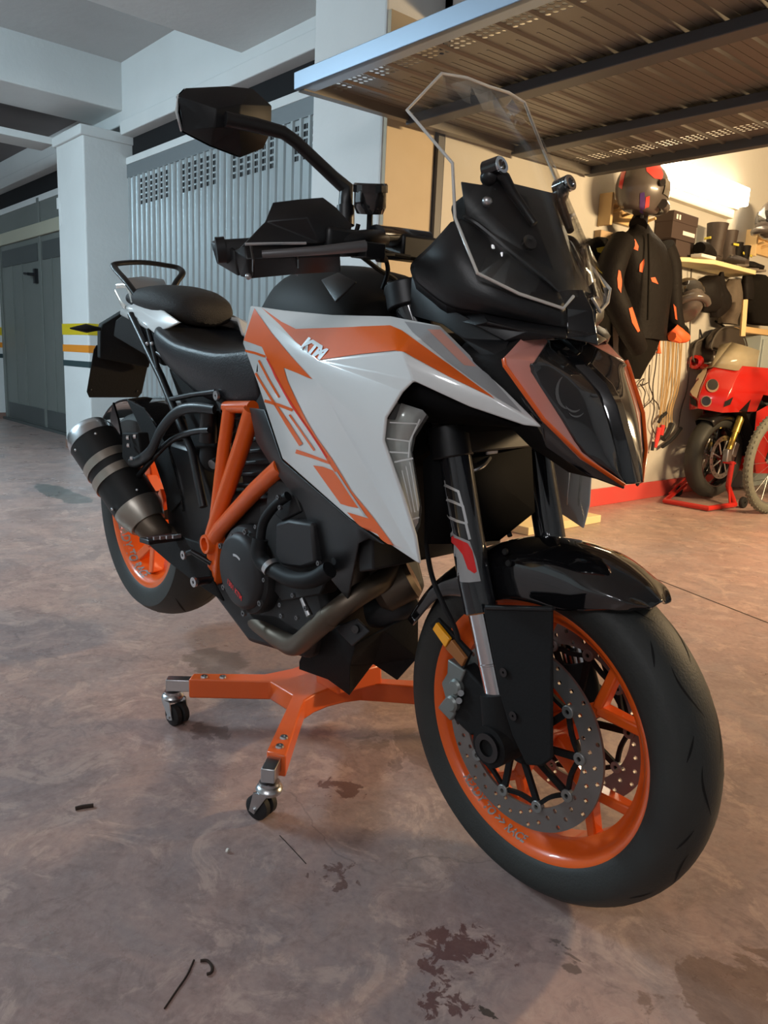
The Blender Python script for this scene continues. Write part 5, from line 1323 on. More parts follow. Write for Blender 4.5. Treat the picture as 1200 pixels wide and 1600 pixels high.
RC = RM3 @ (CAM-RO)
def RQ(px, py, y):
    d = RM3 @ _ray(px, py); t = (y-RC[1])/d[1]; return RC+t*d
def rk(name, g, m, smooth=38, bevel=0, label=None, parent=None):
    o = mk(name, g.v, g.f, m, parent or RMB, smooth)
    if bevel: mods(o, bevel=bevel)
    if label: o['label'] = label
    return o
def rfac(name, pts, faces, m, th=0.005, bevel=0.003, mir=False, smooth=40, label=None):
    vs = [RQ(*p) if abs(p[0]) > 10 else np.asarray(p, float) for p in pts]
    fs = orient(vs, faces, RC); o = mk(name, vs, fs, m, RMB, smooth); mods(o, solid=th, bevel=bevel)
    if label: o['label'] = label
    if mir:
        v2, f2 = mirY(vs, fs); o2 = mk(name, v2, f2, m, RMB, smooth); mods(o2, solid=th, bevel=bevel)
    return vs
WR = 0.305
hub = V(0.0, 0, 0.318)
rk('front_tyre', G().lathe(hub, (0, 1, 0), tyre_profile(WR, 0.122, 0.225), n=72), 'tyre', smooth=50)
rk('front_rim', G().lathe(hub, (0, 1, 0), [(0.226, -0.05), (0.226, 0.05), (0.212, 0.05), (0.195, 0.02), (0.195, -0.02), (0.212, -0.05)], n=64), 'gloss_black', smooth=50)
for k in range(5):
    a = k*2*math.pi/5+0.3
    p0, p1 = hub+V(0.03*math.cos(a), 0, 0.03*math.sin(a)), hub+V(0.20*math.cos(a), 0, 0.20*math.sin(a)); d = p1-p0; n = V(-d[2], 0, d[0])/np.linalg.norm(d)
    rk('spoke', G().obox((p0+p1)/2, d/2, n*0.013, V(0, 0.016, 0)), 'gloss_black', bevel=0.004)
for s in (-1, 1):
    vs, fs = plate(circ(0, 0, 0.158, 48), [circ(0, 0, 0.122, 40)]+[circ(0.140*math.cos(a), 0.140*math.sin(a), 0.006, 6) for a in np.linspace(0, 2*math.pi, 19)[:-1]], lambda u, v: V(u, s*0.068, hub[2]+v), V(0, 0.004*s, 0))
    dd = mk('brake_disc', vs, fs, 'steel', RMB, smooth=30)
    g = G()
    for k in range(8):
        a = k*math.pi/4; p0, p1 = hub+V(0.03*math.cos(a), s*0.070, 0.03*math.sin(a)), hub+V(0.124*math.cos(a+0.25), s*0.070, 0.124*math.sin(a+0.25))
        g.tube([p0, p1], 0.006, n=6)
    mk('disc_carrier', g.v, g.f, 'steel', dd, smooth=30)
    fb = V(0.0, s*0.10, 0.318); ft_ = V(-0.19, s*0.10, 0.78)
    rk('fork_slider', G().tube([fb, fb+(ft_-fb)*0.42], 0.020, n=14), 'gold')
    rk('fork_upper_tube', G().tube([fb+(ft_-fb)*0.40, ft_], 0.027, n=14), 'gold')
    rk('fork_foot', G().obox(fb+V(-0.01, 0, 0.015), V(0.03, 0, 0), V(0, 0.022, 0), V(0, 0, 0.05)), 'alu', bevel=0.008)
    rk('brake_caliper', G().obox(fb+V(-0.09, -s*0.015, 0.06), V(0.028, 0, 0.01), V(0, 0.03, 0), V(-0.015, 0, 0.05)), 'alu', bevel=0.008)
# fender
rows = []
for a in np.linspace(55, 150, 8):
    rows.append([hub+V(r*math.cos(rad(a)), y, r*math.sin(rad(a))) for y, r in ((-0.07, 0.27), (-0.068, 0.31), (-0.035, 0.328), (0.035, 0.328), (0.068, 0.31), (0.07, 0.27))])
vs, fs = gridsurf(rows, 3, 2); fs = orient(vs, fs, (0, 0, 3)); o = mk('front_fender', vs, fs, 'satin_black', RMB, 50); mods(o, solid=0.004)
# nose fairing: sections from the chin up to the screen, in the motorcycle's own frame
NZ = [(1100, 645, 0.0), (1090, 590, 0.0), (1112, 588, 0.03), (1145, 560, 0.14), (1172, 568, 0.20), (1200, 590, 0.22)]
top = V(0.02, 0, 1.02)
N = dict(n0=V(0.27, 0, 0.665), n1=V(0.265, 0, 0.77), n2=V(0.20, 0, 0.91), n3=V(0.10, 0, 0.985),
         s0=V(0.17, 0.13, 0.645), s1=V(0.16, 0.15, 0.76), s2=V(0.08, 0.15, 0.895), s3=V(-0.01, 0.14, 0.975),
         w0=V(-0.12, 0.21, 0.66), w1=V(-0.15, 0.23, 0.78), w2=V(-0.22, 0.22, 0.90), w3=V(-0.26, 0.19, 0.97),
         q0=V(-0.45, 0.24, 0.58), q1=V(-0.45, 0.25, 0.76), q2=V(-0.48, 0.22, 0.88), q3=V(-0.50, 0.18, 0.93))
K = list(N); ix = {k: i for i, k in enumerate(K)}
FF = [tuple(ix[a] for a in f) for f in (('n0', 's0', 's1', 'n1'), ('n1', 's1', 's2', 'n2'), ('n2', 's2', 's3', 'n3'), ('s0', 'w0', 'w1', 's1'), ('s1', 'w1', 'w2', 's2'), ('s2', 'w2', 'w3', 's3'), ('w1', 'q1', 'q2', 'w2'), ('w2', 'q2', 'q3', 'w3'))]
nv = rfac('nose_fairing', [N[k] for k in K], FF, 'ducati_red', mir=True, bevel=0.012, smooth=80, label='red nose fairing')
vsr, fsr = list(nv), orient(nv, FF, RC)
v2, f2 = mirY(vsr, fsr)
full_v = vsr+v2; full_f = fsr+[tuple(i+len(vsr) for i in f) for f in f2]
WV = [RO+RM3.T @ v for v in full_v]
def rdec(name, poly, m, off=0.006, step=6):
    # laid on the fairing, then expressed in the motorcycle frame
    o = decal(name, poly, WV, full_f, m, RMB, off=off, step=step, world=True)
    for v in o.data.vertices:
        p = RM3 @ (np.array(v.co)-RO); v.co = tuple(p)
    return o
rdec('number_panel', [(1079, 612), (1083, 590), (1096, 572), (1108, 566), (1104, 585), (1095, 605), (1090, 622), (1083, 618)], 'cream_panel')
def ring(name, px, py, r, m, off):
    rdec(name, [(px+r*math.cos(a), py+r*1.05*math.sin(a)) for a in np.linspace(0, 2*math.pi, 17)[:-1]], m, off, 5)
ring('headlight_ring', 1113, 603, 10, 'lamp_ring', 0.006); ring('headlight', 1113.5, 601.5, 8.2, 'lens_dark', 0.009)
ring('headlight_ring', 1103.5, 627, 8.3, 'lamp_ring', 0.006); ring('headlight', 1103.5, 626.5, 7, 'lens_dark', 0.009)
rdec('air_intake', [(1079, 618), (1089, 626), (1090, 636), (1080, 631)], 'gap_black')
rdec('air_intake', [(1133, 627), (1145, 620), (1140, 632), (1131, 636)], 'gap_black')
# screen
rfac('screen', [V(0.13, 0.03, 0.955), V(-0.04, 0.09, 1.12), V(-0.20, 0.13, 1.09), V(-0.15, 0.15, 0.965), V(0.07, 0.13, 0.94), V(-0.05, 0.0, 1.14), V(0.15, 0.0, 0.96)], [(0, 1, 2, 3, 4), (0, 6, 5, 1)], 'smoke_screen', th=0.003, bevel=0, mir=True)
# mirrors
for s in (-1,):
    p = V(0.06, 0.20*s, 0.99)
    rk('mirror', G().lathe(p, (0.95, -0.25*s, 0.05), [(0.028, 0.02), (0.05, 0.015), (0.056, -0.02), (0.045, -0.035), (0.0, -0.035), (0.0, -0.025), (0.03, -0.02)], n=20), 'ducati_red')
    rk('mirror_arm', G().tube([p+V(-0.02, -0.02*s, -0.02), V(0.02, 0.12*s, 0.95)], [0.02, 0.025], n=10), 'ducati_red')
# side fairing, tank, seat, tail, rear wheel
SF = [V(-0.12, 0.215, 0.66), V(-0.30, 0.245, 0.74), V(-0.75, 0.22, 0.72), V(-0.80, 0.20, 0.45), V(-0.70, 0.17, 0.18), V(-0.30, 0.17, 0.20), V(-0.16, 0.20, 0.42), V(-0.45, 0.255, 0.50)]
rfac('side_fairing', SF, [(0, 1, 7), (1, 2, 7), (2, 3, 7), (3, 4, 7), (4, 5, 7), (5, 6, 7), (6, 0, 7)], 'ducati_red', mir=True, bevel=0.01, smooth=80, label='red side fairing')
rk('belly', G().prism([V(-0.30, -0.17, 0.20), V(-0.70, -0.17, 0.18), V(-0.75, -0.17, 0.30), V(-0.28, -0.17, 0.32)], V(0, 0.34, 0)), 'ducati_red', bevel=0.02)
rk('inner_duct', G().prism([V(0.03, -0.10, 0.66), V(-0.08, -0.17, 0.64), V(-0.22, -0.17, 0.50), V(-0.32, -0.17, 0.30), V(-0.34, -0.17, 0.7), V(-0.10, -0.15, 0.80)], V(0, 0.33, 0)), 'matte_black')
o = solid('tank', loft([(-0.45, 0.12, 0.76, 0.90), (-0.52, 0.16, 0.72, 0.97), (-0.68, 0.17, 0.70, 0.99), (-0.85, 0.12, 0.70, 0.92), (-0.95, 0.07, 0.72, 0.84)]), 'ducati_red', smooth=60, parent=RMB)
o = solid('seat', loft([(-0.90, 0.07, 0.74, 0.82), (-1.0, 0.12, 0.74, 0.815), (-1.15, 0.12, 0.76, 0.83), (-1.25, 0.06, 0.80, 0.86)]), 'seat_vinyl', smooth=60, parent=RMB)
o = solid('tail', loft([(-1.15, 0.10, 0.80, 0.87), (-1.3, 0.11, 0.84, 0.93), (-1.5, 0.07, 0.92, 0.98), (-1.62, 0.02, 0.97, 1.0)]), 'ducati_red', smooth=60, parent=RMB)
rk('engine', G().obox(V(-0.6, 0, 0.45), V(0.22, 0, 0), V(0, 0.14, 0), V(0, 0, 0.22)), 'engine_dark', bevel=0.03)
rh = V(-1.42, 0, 0.335)
rk('rear_tyre', G().lathe(rh, (0, 1, 0), tyre_profile(0.32, 0.19, 0.225), n=60), 'tyre', smooth=50)
rk('rear_rim', G().lathe(rh, (0, 1, 0), [(0.226, -0.08), (0.226, 0.08), (0.2, 0.06), (0.2, -0.06)], n=48), 'gloss_black', smooth=50)
for k in range(5):
    a = k*2*math.pi/5; rk('spoke', G().tube([rh, rh+V(0.205*math.cos(a), 0, 0.205*math.sin(a))], 0.02, n=8), 'gloss_black')
rk('swingarm', G().obox(V(-1.1, 0.11, 0.38), V(0.36, 0, -0.03), V(0, 0.025, 0), V(0, 0, 0.04)).obox(V(-1.1, -0.11, 0.38), V(0.36, 0, -0.03), V(0, 0.025, 0), V(0, 0, 0.04)), 'engine_dark', bevel=0.01)
rk('handlebar', G().tube([V(-0.28, 0.10, 0.93), V(-0.33, 0.30, 0.90)], 0.016, n=10), 'satin_black')
rk('handlebar', G().tube([V(-0.28, -0.10, 0.93), V(-0.33, -0.30, 0.90)], 0.016, n=10), 'satin_black')
rk('fairing_light_strip', G().tube([V(-0.30, 0.248, 0.78), V(-0.45, 0.256, 0.81)], 0.006, n=6), 'reflector_silver')
bsd = rk('dash', G().prism([V(-0.40, 0.20, 0.80), V(-0.46, 0.24, 0.86), V(-0.62, 0.24, 0.86), V(-0.62, 0.22, 0.74), V(-0.46, 0.24, 0.74)], V(0, 0.012, 0)), 'matte_black', bevel=0.004)
rk('indicator', G().ball(V(-0.50, 0.20, 0.93), (0.05, 0.03, 0.03)), 'amber')
# red front stand
ST = empty('paddock_stand', tuple(RO), math.atan2(_f[1], _f[0])); tag(ST, 'red tubular front stand holding up the red motorcycle', 'stand')
def stn(n, g, m, bevel=0): return g.mk(n, m, ST, bevel=bevel)
def RF(px, py): 
    p = RM3 @ (H(px, py, 2, 0.02)-RO); return V(p[0], p[1], 0.022)
a, b_, c_ = RF(1039, 783), RF(1106, 795), RF(1148, 789)
far = V(c_[0], -0.175, 0.022)
stn('base_tube', G().tube([far, V(a[0], a[1], 0.022), b_, c_], 0.018, n=14), 'stand_red')
for s, q in ((1, c_), (-1, far)):
    stn('upright', G().tube([q, V(0.02, 0.155*s, 0.12), V(0.0, 0.15*s, 0.30)], 0.019, n=14), 'stand_red')
    stn('brace', G().tube([V(q[0]+0.06, q[1], 0.022), V(0.02, 0.15*s, 0.18)], 0.008, n=8), 'stand_red')
    stn('fork_cup', G().obox(V(0.0, 0.13*s, 0.285), V(0.03, 0, 0), V(0, 0.035, 0), V(0, 0, 0.006)), 'stand_red', bevel=0.002)
    stn('stand_wheel', G().lathe(V(q[0]-0.05, q[1]+0.03*(s > 0), 0.04), (0, 1, 0), [(0.008, -0.014), (0.036, -0.014), (0.040, -0.008), (0.040, 0.008), (0.036, 0.014), (0.008, 0.014)], n=24), 'rubber')
# ================================================================== bicycle at the right edge
BC = empty('bicycle', (0.13, 4.30, 0), rad(-98)); tag(BC, 'bicycle with a knobbly tyre at the right edge beside the red motorcycle', 'bicycle')
mat('bike_tyre', (0.10, 0.105, 0.085), 0.8, noise=(60, 0.8, (0.16, 0.16, 0.13)))
mat('bike_red', (0.55, 0.02, 0.02), 0.3, coat=0.6)
def bcl(n, g, m, parent=None): return g.mk(n, m, parent or BC)
for x in (0.0, -1.08):
    w = V(x, 0, 0.345)
    t = bcl('tyre', G().lathe(w, (0, 1, 0), [(0.310+0.034*math.cos(a), 0.028*math.sin(a)) for a in np.linspace(0, 2*math.pi, 13)[:-1]], n=56), 'bike_tyre')
    g = G()
    for k in range(56):
        for s in (-1, 0, 1):
            a = (k+0.5*(s == 0))*2*math.pi/56; p = V(x+0.342*math.cos(a)*(1-0.02*abs(s)), s*0.017, 0.345+0.342*math.sin(a)*(1-0.02*abs(s)))
            d = V(math.cos(a), 0, math.sin(a)); g.obox(p, d*0.004, V(0, 0.005, 0), V(-d[2], 0, d[0])*0.006)
    kn = g.mk('tread_knobs', 'bike_tyre', t, smooth=0); kn['kind'] = 'stuff'
    bcl('rim', G().lathe(w, (0, 1, 0), [(0.285, -0.011), (0.285, 0.011), (0.268, 0.008), (0.268, -0.008)], n=56), 'alu')
    bcl('hub', G().cyl(w+V(0, -0.05, 0), w+V(0, 0.05, 0), 0.018, n=14), 'alu')
    for k in range(16):
        a = k*2*math.pi/16; sgn = (-1)**k
        bcl('spoke', G().tube([w+V(0.016*math.cos(a+0.9*sgn), 0.028*sgn, 0.016*math.sin(a+0.9*sgn)), w+V(0.27*math.cos(a), 0, 0.27*math.sin(a))], 0.0014, n=4), 'steel')
for s in (-1, 1): bcl('fork_blade', G().tube([V(0, 0.06*s, 0.345), V(-0.10, 0.05*s, 0.66), V(-0.13, 0.03*s, 0.74)], 0.013, n=10), 'black_plastic')
for n, p, q, r in (('down_tube', (-0.16, 0, 0.78), (-0.66, 0, 0.33), 0.02), ('top_tube', (-0.17, 0, 0.86), (-0.78, 0, 0.80), 0.017), ('seat_tube', (-0.66, 0, 0.33), (-0.82, 0, 0.95), 0.016), ('head_tube', (-0.13, 0, 0.72), (-0.19, 0, 0.92), 0.02), ('seat_stay', (-0.79, 0, 0.80), (-1.08, 0.06, 0.345), 0.009), ('seat_stay', (-0.79, 0, 0.80), (-1.08, -0.06, 0.345), 0.009), ('chain_stay', (-0.66, 0, 0.33), (-1.08, 0.06, 0.345), 0.009), ('chain_stay', (-0.66, 0, 0.33), (-1.08, -0.06, 0.345), 0.009)):
    bcl(n, G().tube([V(*p), V(*q)], r, n=10), 'bike_red')
bcl('handlebar', G().tube([V(-0.21, -0.22, 1.0), V(-0.19, 0, 0.98), V(-0.21, 0.22, 1.0)], 0.014, n=10, smoothpath=3), 'black_plastic')
bcl('saddle', G().ball(V(-0.85, 0, 0.97), (0.13, 0.065, 0.03)), 'black_plastic')
# ================================================================== gear on the lock-up wall
mat('lamp_glow', (1, 1, 1), 0.4, emit=((1.0, 0.84, 0.60), 7.0))
mat('lamp_body', (0.80, 0.76, 0.66), 0.5)
mat('leather_black', (0.005, 0.004, 0.0037), 0.65, spec=0.18, noise=(12, 0.8, (0.009, 0.007, 0.0065)), bump=(40, 0.25))
mat('fabric_dark', (0.007, 0.006, 0.005), 0.85, spec=0.15, bump=(60, 0.3))
mat('patch_orange', (0.75, 0.12, 0.03), 0.6)
mat('patch_yellow', (0.60, 0.50, 0.06), 0.6)
mat('helmet_grey', (0.085, 0.070, 0.062), 0.3, coat=0.6)
mat('helmet_red', (0.66, 0.05, 0.04), 0.25, coat=0.7)
mat('helmet_blue', (0.07, 0.03, 0.16), 0.3, coat=0.5)
mat('visor_silver', (0.55, 0.52, 0.46), 0.12, 0.8)
mat('visor_dark', (0.02, 0.018, 0.018), 0.1, coat=1.0)
mat('boot_brown', (0.032, 0.022, 0.018), 0.6, noise=(20, 0.8, (0.046, 0.033, 0.027)), bump=(50, 0.2))
mat('sole', (0.14, 0.12, 0.10), 0.7)
mat('card_brown', (0.055, 0.036, 0.031), 0.7)
mat('cardboard', (0.52, 0.37, 0.22), 0.8)
mat('paint_white', (0.80, 0.78, 0.72), 0.5)
mat('shelf_pale', (0.72, 0.60, 0.32), 0.55, noise=(10, 0.8, (0.78, 0.67, 0.40)))
mat('cord_tan', (0.42, 0.28, 0.13), 0.7)
mat('cord_black', (0.03, 0.022, 0.018), 0.6)
mat('tool_red', (0.70, 0.04, 0.03), 0.4)
mat('grey_cloth', (0.085, 0.068, 0.052), 0.85, noise=(25, 0.8, (0.13, 0.105, 0.08)), bump=(30, 0.4))
mat('backrest', (0.034, 0.026, 0.020), 0.6, noise=(6, 0.8, (0.045, 0.035, 0.027)))
mat('box_blue', (0.36, 0.42, 0.42), 0.6)
WX = -0.65
def one(name, g, m, label, cat, group=None, smooth=38, bevel=0):
    return tag(g.mk(name, m, None, smooth, bevel), label, cat, group)
def thing(name, loc, label, cat, group=None):
    o = empty(name, tuple(loc)); return tag(o, label, cat, group)
def part(root, name, g, m, smooth=38, bevel=0, parent=None, label=None):
    base = V(*root.location)
    g.v = [v-base for v in g.v]
    o = g.mk(name, m, parent or root, smooth, bevel)
    if label: o['label'] = label
    return o
def wdec(root, name, poly, vs, fs, m, off=0.004, step=6, parent=None):
    o = decal(name, poly, vs, fs, m, parent or root, off=off, step=step, world=True)
    b0 = root.location
    for v in o.data.vertices: v.co = v.co-b0
    return o
# ---- tube lamp
LP = thing('wall_lamp', (WX, 4.35, 2.05), 'glowing white tube lamp mounted along the lock-up wall', 'lamp')
part(LP, 'diffuser', G().box((WX+0.03, 3.76, 2.135), (WX+0.105, 4.90, 2.265)), 'lamp_glow', bevel=0.012)
part(LP, 'housing', G().box((WX, 3.75, 2.12), (WX+0.03, 4.91, 2.28)), 'lamp_body', bevel=0.004)
part(LP, 'lower_channel', G().box((WX, 3.75, 2.04), (WX+0.05, 4.80, 2.10)), 'lamp_body', bevel=0.004)  # pale strip box below the lamp housing
# ---- lofted cloth helper: horizontal sections (centre px,py at depth X, half widths along Y and X)
def cloth(secs, n=18, folds=0.0, ph=0.0, nf=5):
    pts = []
    for k, (px, py, X, wy, wx) in enumerate(secs):
        c = H(px, py, 0, X); row = []
        for j in range(n):
            a = 2*math.pi*j/n
            f_ = 1+folds*math.sin(nf*a+ph+0.8*k)
            row.append(c+V(wx*math.sin(a)*f_, wy*math.cos(a)*f_, 0))
        pts.append(row)
    rows = []
    cols = [cr_path([pts[i][j] for i in range(len(pts))], [0]*len(pts), 3)[0] for j in range(n)]
    m = len(cols[0]); vs = [cols[j][i] for i in range(m) for j in range(n)]
    fs = [(i*n+j, i*n+(j+1) % n, (i+1)*n+(j+1) % n, (i+1)*n+j) for i in range(m-1) for j in range(n)]
    fs += [tuple(range(n))[::-1], tuple((m-1)*n+j for j in range(n))]
    g = G(); g.v, g.f = vs, fs
    bm = bmesh.new(); bv = [bm.verts.new(tuple(v)) for v in vs]
    for f in fs: bm.faces.new([bv[i] for i in f])
    bmesh.ops.recalc_face_normals(bm, faces=bm.faces); bm.verts.index_update(); g.f = [tuple(v.index for v in f.verts) for f in bm.faces]; bm.free()
    return g
# ---- black riding jacket with orange patches
JX = -0.47
JK = thing('riding_jacket', H(1000, 470, 0, WX+0.01), 'black riding jacket with orange patches hanging on the wall', 'jacket')
tor = cloth([(999, 350, JX, 0.05, 0.05), (1001, 362, JX, 0.10, 0.06), (1003, 378, JX, 0.22, 0.09), (1006, 405, JX, 0.25, 0.11), (1008, 440, JX, 0.24, 0.12), (1007, 480, JX, 0.22, 0.115), (1006, 515, JX, 0.22, 0.11), (1006, 530, JX, 0.225, 0.11)], folds=0.055, nf=7)
tv, tf_ = list(tor.v), list(tor.f)
JT = part(JK, 'torso', tor, 'leather_black', 60)
sl = G().tube([H(973, 378, 0, JX+0.02), H(958, 408, 0, JX+0.04), H(953, 445, 0, JX+0.06), H(966, 480, 0, JX+0.10), H(983, 515, 0, JX+0.12), H(998, 545, 0, JX+0.12)], [0.075, 0.085, 0.078, 0.074, 0.066, 0.055], n=14, smoothpath=4)
slv, slf = list(sl.v), list(sl.f)
part(JK, 'sleeve', sl, 'leather_black', 60)
sr = G().tube([H(1036, 385, 0, JX), H(1046, 415, 0, JX+0.01), H(1049, 455, 0, JX+0.02), H(1052, 490, 0, JX+0.03), H(1058, 515, 0, JX+0.04)], [0.07, 0.075, 0.066, 0.06, 0.055], n=14, smoothpath=4)
srv, srf = list(sr.v), list(sr.f)
part(JK, 'sleeve', sr, 'leather_black', 60)
part(JK, 'cuff', G().tube([H(1048, 519, 0, JX+0.05), H(1064, 521, 0, JX+0.05)], [0.06, 0.06], n=12), 'fabric_dark')
part(JK, 'collar', G().tube([H(997, 352, 0, JX+0.02), H(1001, 340, 0, JX)], [0.055, 0.045], n=14), 'leather_black')
part(JK, 'zip', G().tube([H(1013, 365, 0, JX+0.10), H(1014, 420, 0, JX+0.125), H(1012, 500, 0, JX+0.13)], 0.006, n=6), 'fabric_dark')
wdec(JK, 'shoulder_patch', [(982, 377), (992, 374), (997, 385), (996, 392), (988, 388)], tv, tf_, 'patch_orange')
wdec(JK, 'chest_patch', [(999, 413), (1006, 404), (1006, 412), (1003, 426), (999, 424)], tv, tf_, 'patch_orange')
wdec(JK, 'chest_patch', [(1016, 434), (1023, 433), (1028, 444), (1018, 440)], tv, tf_, 'patch_orange')
wdec(JK, 'sleeve_patch', [(966, 422), (969, 424), (971, 440), (970, 458), (965, 450), (964, 435)], slv, slf, 'patch_orange')
wdec(JK, 'sleeve_lettering', [(982, 482), (987, 480), (992, 495), (999, 517), (996, 519), (987, 504)], slv, slf, 'patch_orange')
wdec(JK, 'sleeve_patch', [(1052, 475), (1056, 480), (1058, 500), (1055, 498)], srv, srf, 'patch_orange')
one('glove', G().tube([H(1050, 515, 0, JX+0.06), H(1060, 524, 0, JX+0.09), H(1072, 528, 0, JX+0.09)], [0.045, 0.05, 0.03], n=12, smoothpath=4).tube([H(1050, 526, 0, JX+0.12), H(1062, 533, 0, JX+0.12)], [0.03, 0.015], n=8), 'patch_orange', 'orange and black glove tucked under the jacket cuff', 'glove')
one('riding_trousers', cloth([(1000, 528, JX+0.0, 0.20, 0.08), (995, 552, JX, 0.17, 0.08), (990, 575, JX, 0.10, 0.07), (987, 592, JX, 0.06, 0.05)], folds=0.06, nf=4), 'fabric_dark', 'black trousers hanging below the riding jacket', 'trousers', smooth=60)
# jacket with a yellow patch behind it
J2 = thing('textile_jacket', H(940, 430, 0, WX+0.01), 'dark jacket with a yellow shoulder patch left of the riding jacket', 'jacket')
g = cloth([(940, 372, -0.60, 0.05, 0.03), (934, 384, -0.60, 0.13, 0.04), (928, 410, -0.60, 0.17, 0.042), (929, 450, -0.60, 0.15, 0.042), (934, 500, -0.60, 0.15, 0.042), (938, 545, -0.60, 0.13, 0.04)], folds=0.06)
jv, jf = list(g.v), list(g.f); part(J2, 'body', g, 'fabric_dark', 60)
wdec(J2, 'shoulder_patch', [(931, 388), (944, 385), (949, 391), (940, 396), (933, 394)], jv, jf, 'patch_yellow')
wdec(J2, 'sleeve_patch', [(927, 436), (942, 434), (943, 440), (928, 441)], jv, jf, 'paint_white')
# ---- helmets
def helmet(name, px, py, X, r, fwd, label, shell, visor, group=None):
    c = H(px, py, 0, X); f = V(*fwd); f /= np.linalg.norm(f); s = np.cross(f, V(0, 0, 1)); s /= np.linalg.norm(s); u = np.cross(s, f)
    root = thing(name, c-V(0, 0, r*1.1), label, 'helmet', group)
    g = G().ball((0, 0, 0), 1.0, 24, 16)
    vs = []
    for v in g.v:
        a, b_, z = v
        k = 1.0+0.10*max(0, a)*(1 if z < 0 else 0.3)
        z2 = z*1.12 if z > 0 else max(z, -0.80)*1.12
        b2 = b_*0.86*(1-0.10*max(0, -z))
        vs.append(c+(f*a*k*1.12+s*b2+u*z2)*r)
    sv_, sf_ = vs, [tuple(q) for q in g.f]
    g2 = G(); g2.v, g2.f = list(vs), sf_
    part(root, 'shell', g2, shell, 60)
    # visor strip wrapped round the front
    rows = []
    for t in np.linspace(-1.15, 1.15, 11):
        col = []
        for zz in (-0.18, 0.08, 0.36):
            w_ = math.sqrt(max(0, 1-zz*zz))
            col.append(c+(f*math.cos(t)*w_*1.20+s*math.sin(t)*w_*0.90+u*zz*1.12)*r)
        rows.append(col)
    vv, vf = gridsurf(rows, 2, 2); vf = orient(vv, vf, c+f*5)
    g3 = G(); g3.v, g3.f = vv, vf; part(root, 'visor', g3, visor, 60)
    g4 = G().tube([c+(f*math.cos(t)*1.10+s*math.sin(t)*0.88-u*0.55)*r for t in np.linspace(-1.0, 1.0, 9)], r*0.20, n=10)
    part(root, 'chin_bar', g4, shell, 60)
    for k in (-1, 1): part(root, 'pivot', G().cyl(c+(s*k*0.84+f*0.25+u*0.15)*r, c+(s*k*0.95+f*0.25+u*0.15)*r, r*0.14, n=14), 'visor_dark')
    return root, sv_, sf_
HR, hv, hf_ = helmet('full_face_helmet', 1003, 296, -0.41, 0.146, (0.45, 1.0, -0.15), 'red and grey full face helmet above the riding jacket', 'helmet_grey', 'visor_silver')
wdec(HR, 'red_graphic', [(1008, 254), (1018, 250), (1030, 256), (1036, 272), (1034, 281), (1022, 279), (1010, 268)], hv, hf_, 'helmet_red', 0.003)
wdec(HR, 'red_graphic', [(967, 292), (971, 270), (978, 256), (984, 252), (976, 275), (972, 296)], hv, hf_, 'helmet_red', 0.003)
wdec(HR, 'blue_graphic', [(1000, 302), (1007, 300), (1008, 318), (1005, 334), (999, 330)], hv, hf_, 'helmet_blue', 0.003)
wdec(HR, 'red_graphic', [(1009, 308), (1015, 306), (1014, 322), (1007, 330)], hv, hf_, 'helmet_red', 0.003)
one('helmet_hook', G().tube([H(1003, 345, 0, WX), H(1003, 338, 0, -0.41), H(1003, 326, 0, -0.41)], 0.012, n=8), 'black_plastic', 'black hook carrying the red helmet', 'hook')
helmet('open_helmet', 1071, 470, -0.50, 0.135, (0.7, -0.5, 0.55), 'dull grey helmet hanging under the shelf', 'helmet_grey', 'visor_dark')
helmet('spare_helmet', 1212, 346, -0.38, 0.14, (-0.2, -1, 0), 'dark helmet at the right edge above the wooden coat rail', 'helmet_grey', 'visor_dark')
# ---- wooden coat rails
def rail(px0, px1, py, h, label):
    a = H(px0, py, 0, WX); b_ = H(px1, py, 0, WX); z = a[2]
    r = thing('coat_rail', (WX, a[1], z-h), label, 'rail')
    part(r, 'board', G().box((WX, a[1], z-h), (WX+0.03, b_[1], z)), 'pine', bevel=0.003)
    part(r, 'end_block', G().box((WX, a[1]-0.025, z-h-0.04), (WX+0.09, a[1], z+0.03)), 'pine', bevel=0.003)
    part(r, 'top_strip', G().box((WX, a[1], z-0.025), (WX+0.07, b_[1], z)), 'pine', bevel=0.003)
    for k in range(4):
        y = a[1]+(b_[1]-a[1])*(k+0.5)/4
        part(r, 'peg', G().tube([V(WX+0.03, y, z-h*0.6), V(WX+0.11, y, z-h*0.45)], 0.009, n=8), 'pine')
rail(940, 1012, 312, 0.115, 'short wooden coat rail behind the red helmet')
rail(1168, 1215, 366, 0.13, 'wooden coat rail at the right edge of the wall')
# ---- shelf with shoes
zs = 1.64
SHF = one('shelf', G().prism([V(WX, 3.86, zs), V(WX, 4.95, zs), V(-0.41, 4.86, zs), V(-0.41, 4.22, zs), V(-0.50, 4.02, zs)], V(0, 0, 0.03)), 'shelf_pale', 'pale wooden shelf with boots standing on it', 'shelf', smooth=20, bevel=0.003)
zt = zs+0.03
BX_ = thing('shoe_box', (-0.55, 4.02, zt), 'dark brown shoe box on the shelf behind the jacket', 'box')
p0 = H(1036, 395, 0, -0.54); 
yb0, yb1 = 3.80, 4.12
part(BX_, 'carton', G().box((-0.645, yb0, zt+0.10), (-0.52, yb1, zt+0.225)), 'card_brown', bevel=0.003)
part(BX_, 'lid', G().box((-0.649, yb0-0.004, zt+0.205), (-0.516, yb1+0.004, zt+0.27)), 'card_brown', bevel=0.003)
part(BX_, 'label_text', G().box((-0.5195, yb0+0.14, zt+0.135), (-0.518, yb1-0.02, zt+0.16)), 'paint_white', smooth=0)
for k in range(2): part(BX_, 'printed_mark', G().box((-0.5155, yb0+0.03+0.035*k, zt+0.22), (-0.5145, yb0+0.05+0.035*k, zt+0.25)), 'paint_white', smooth=0)
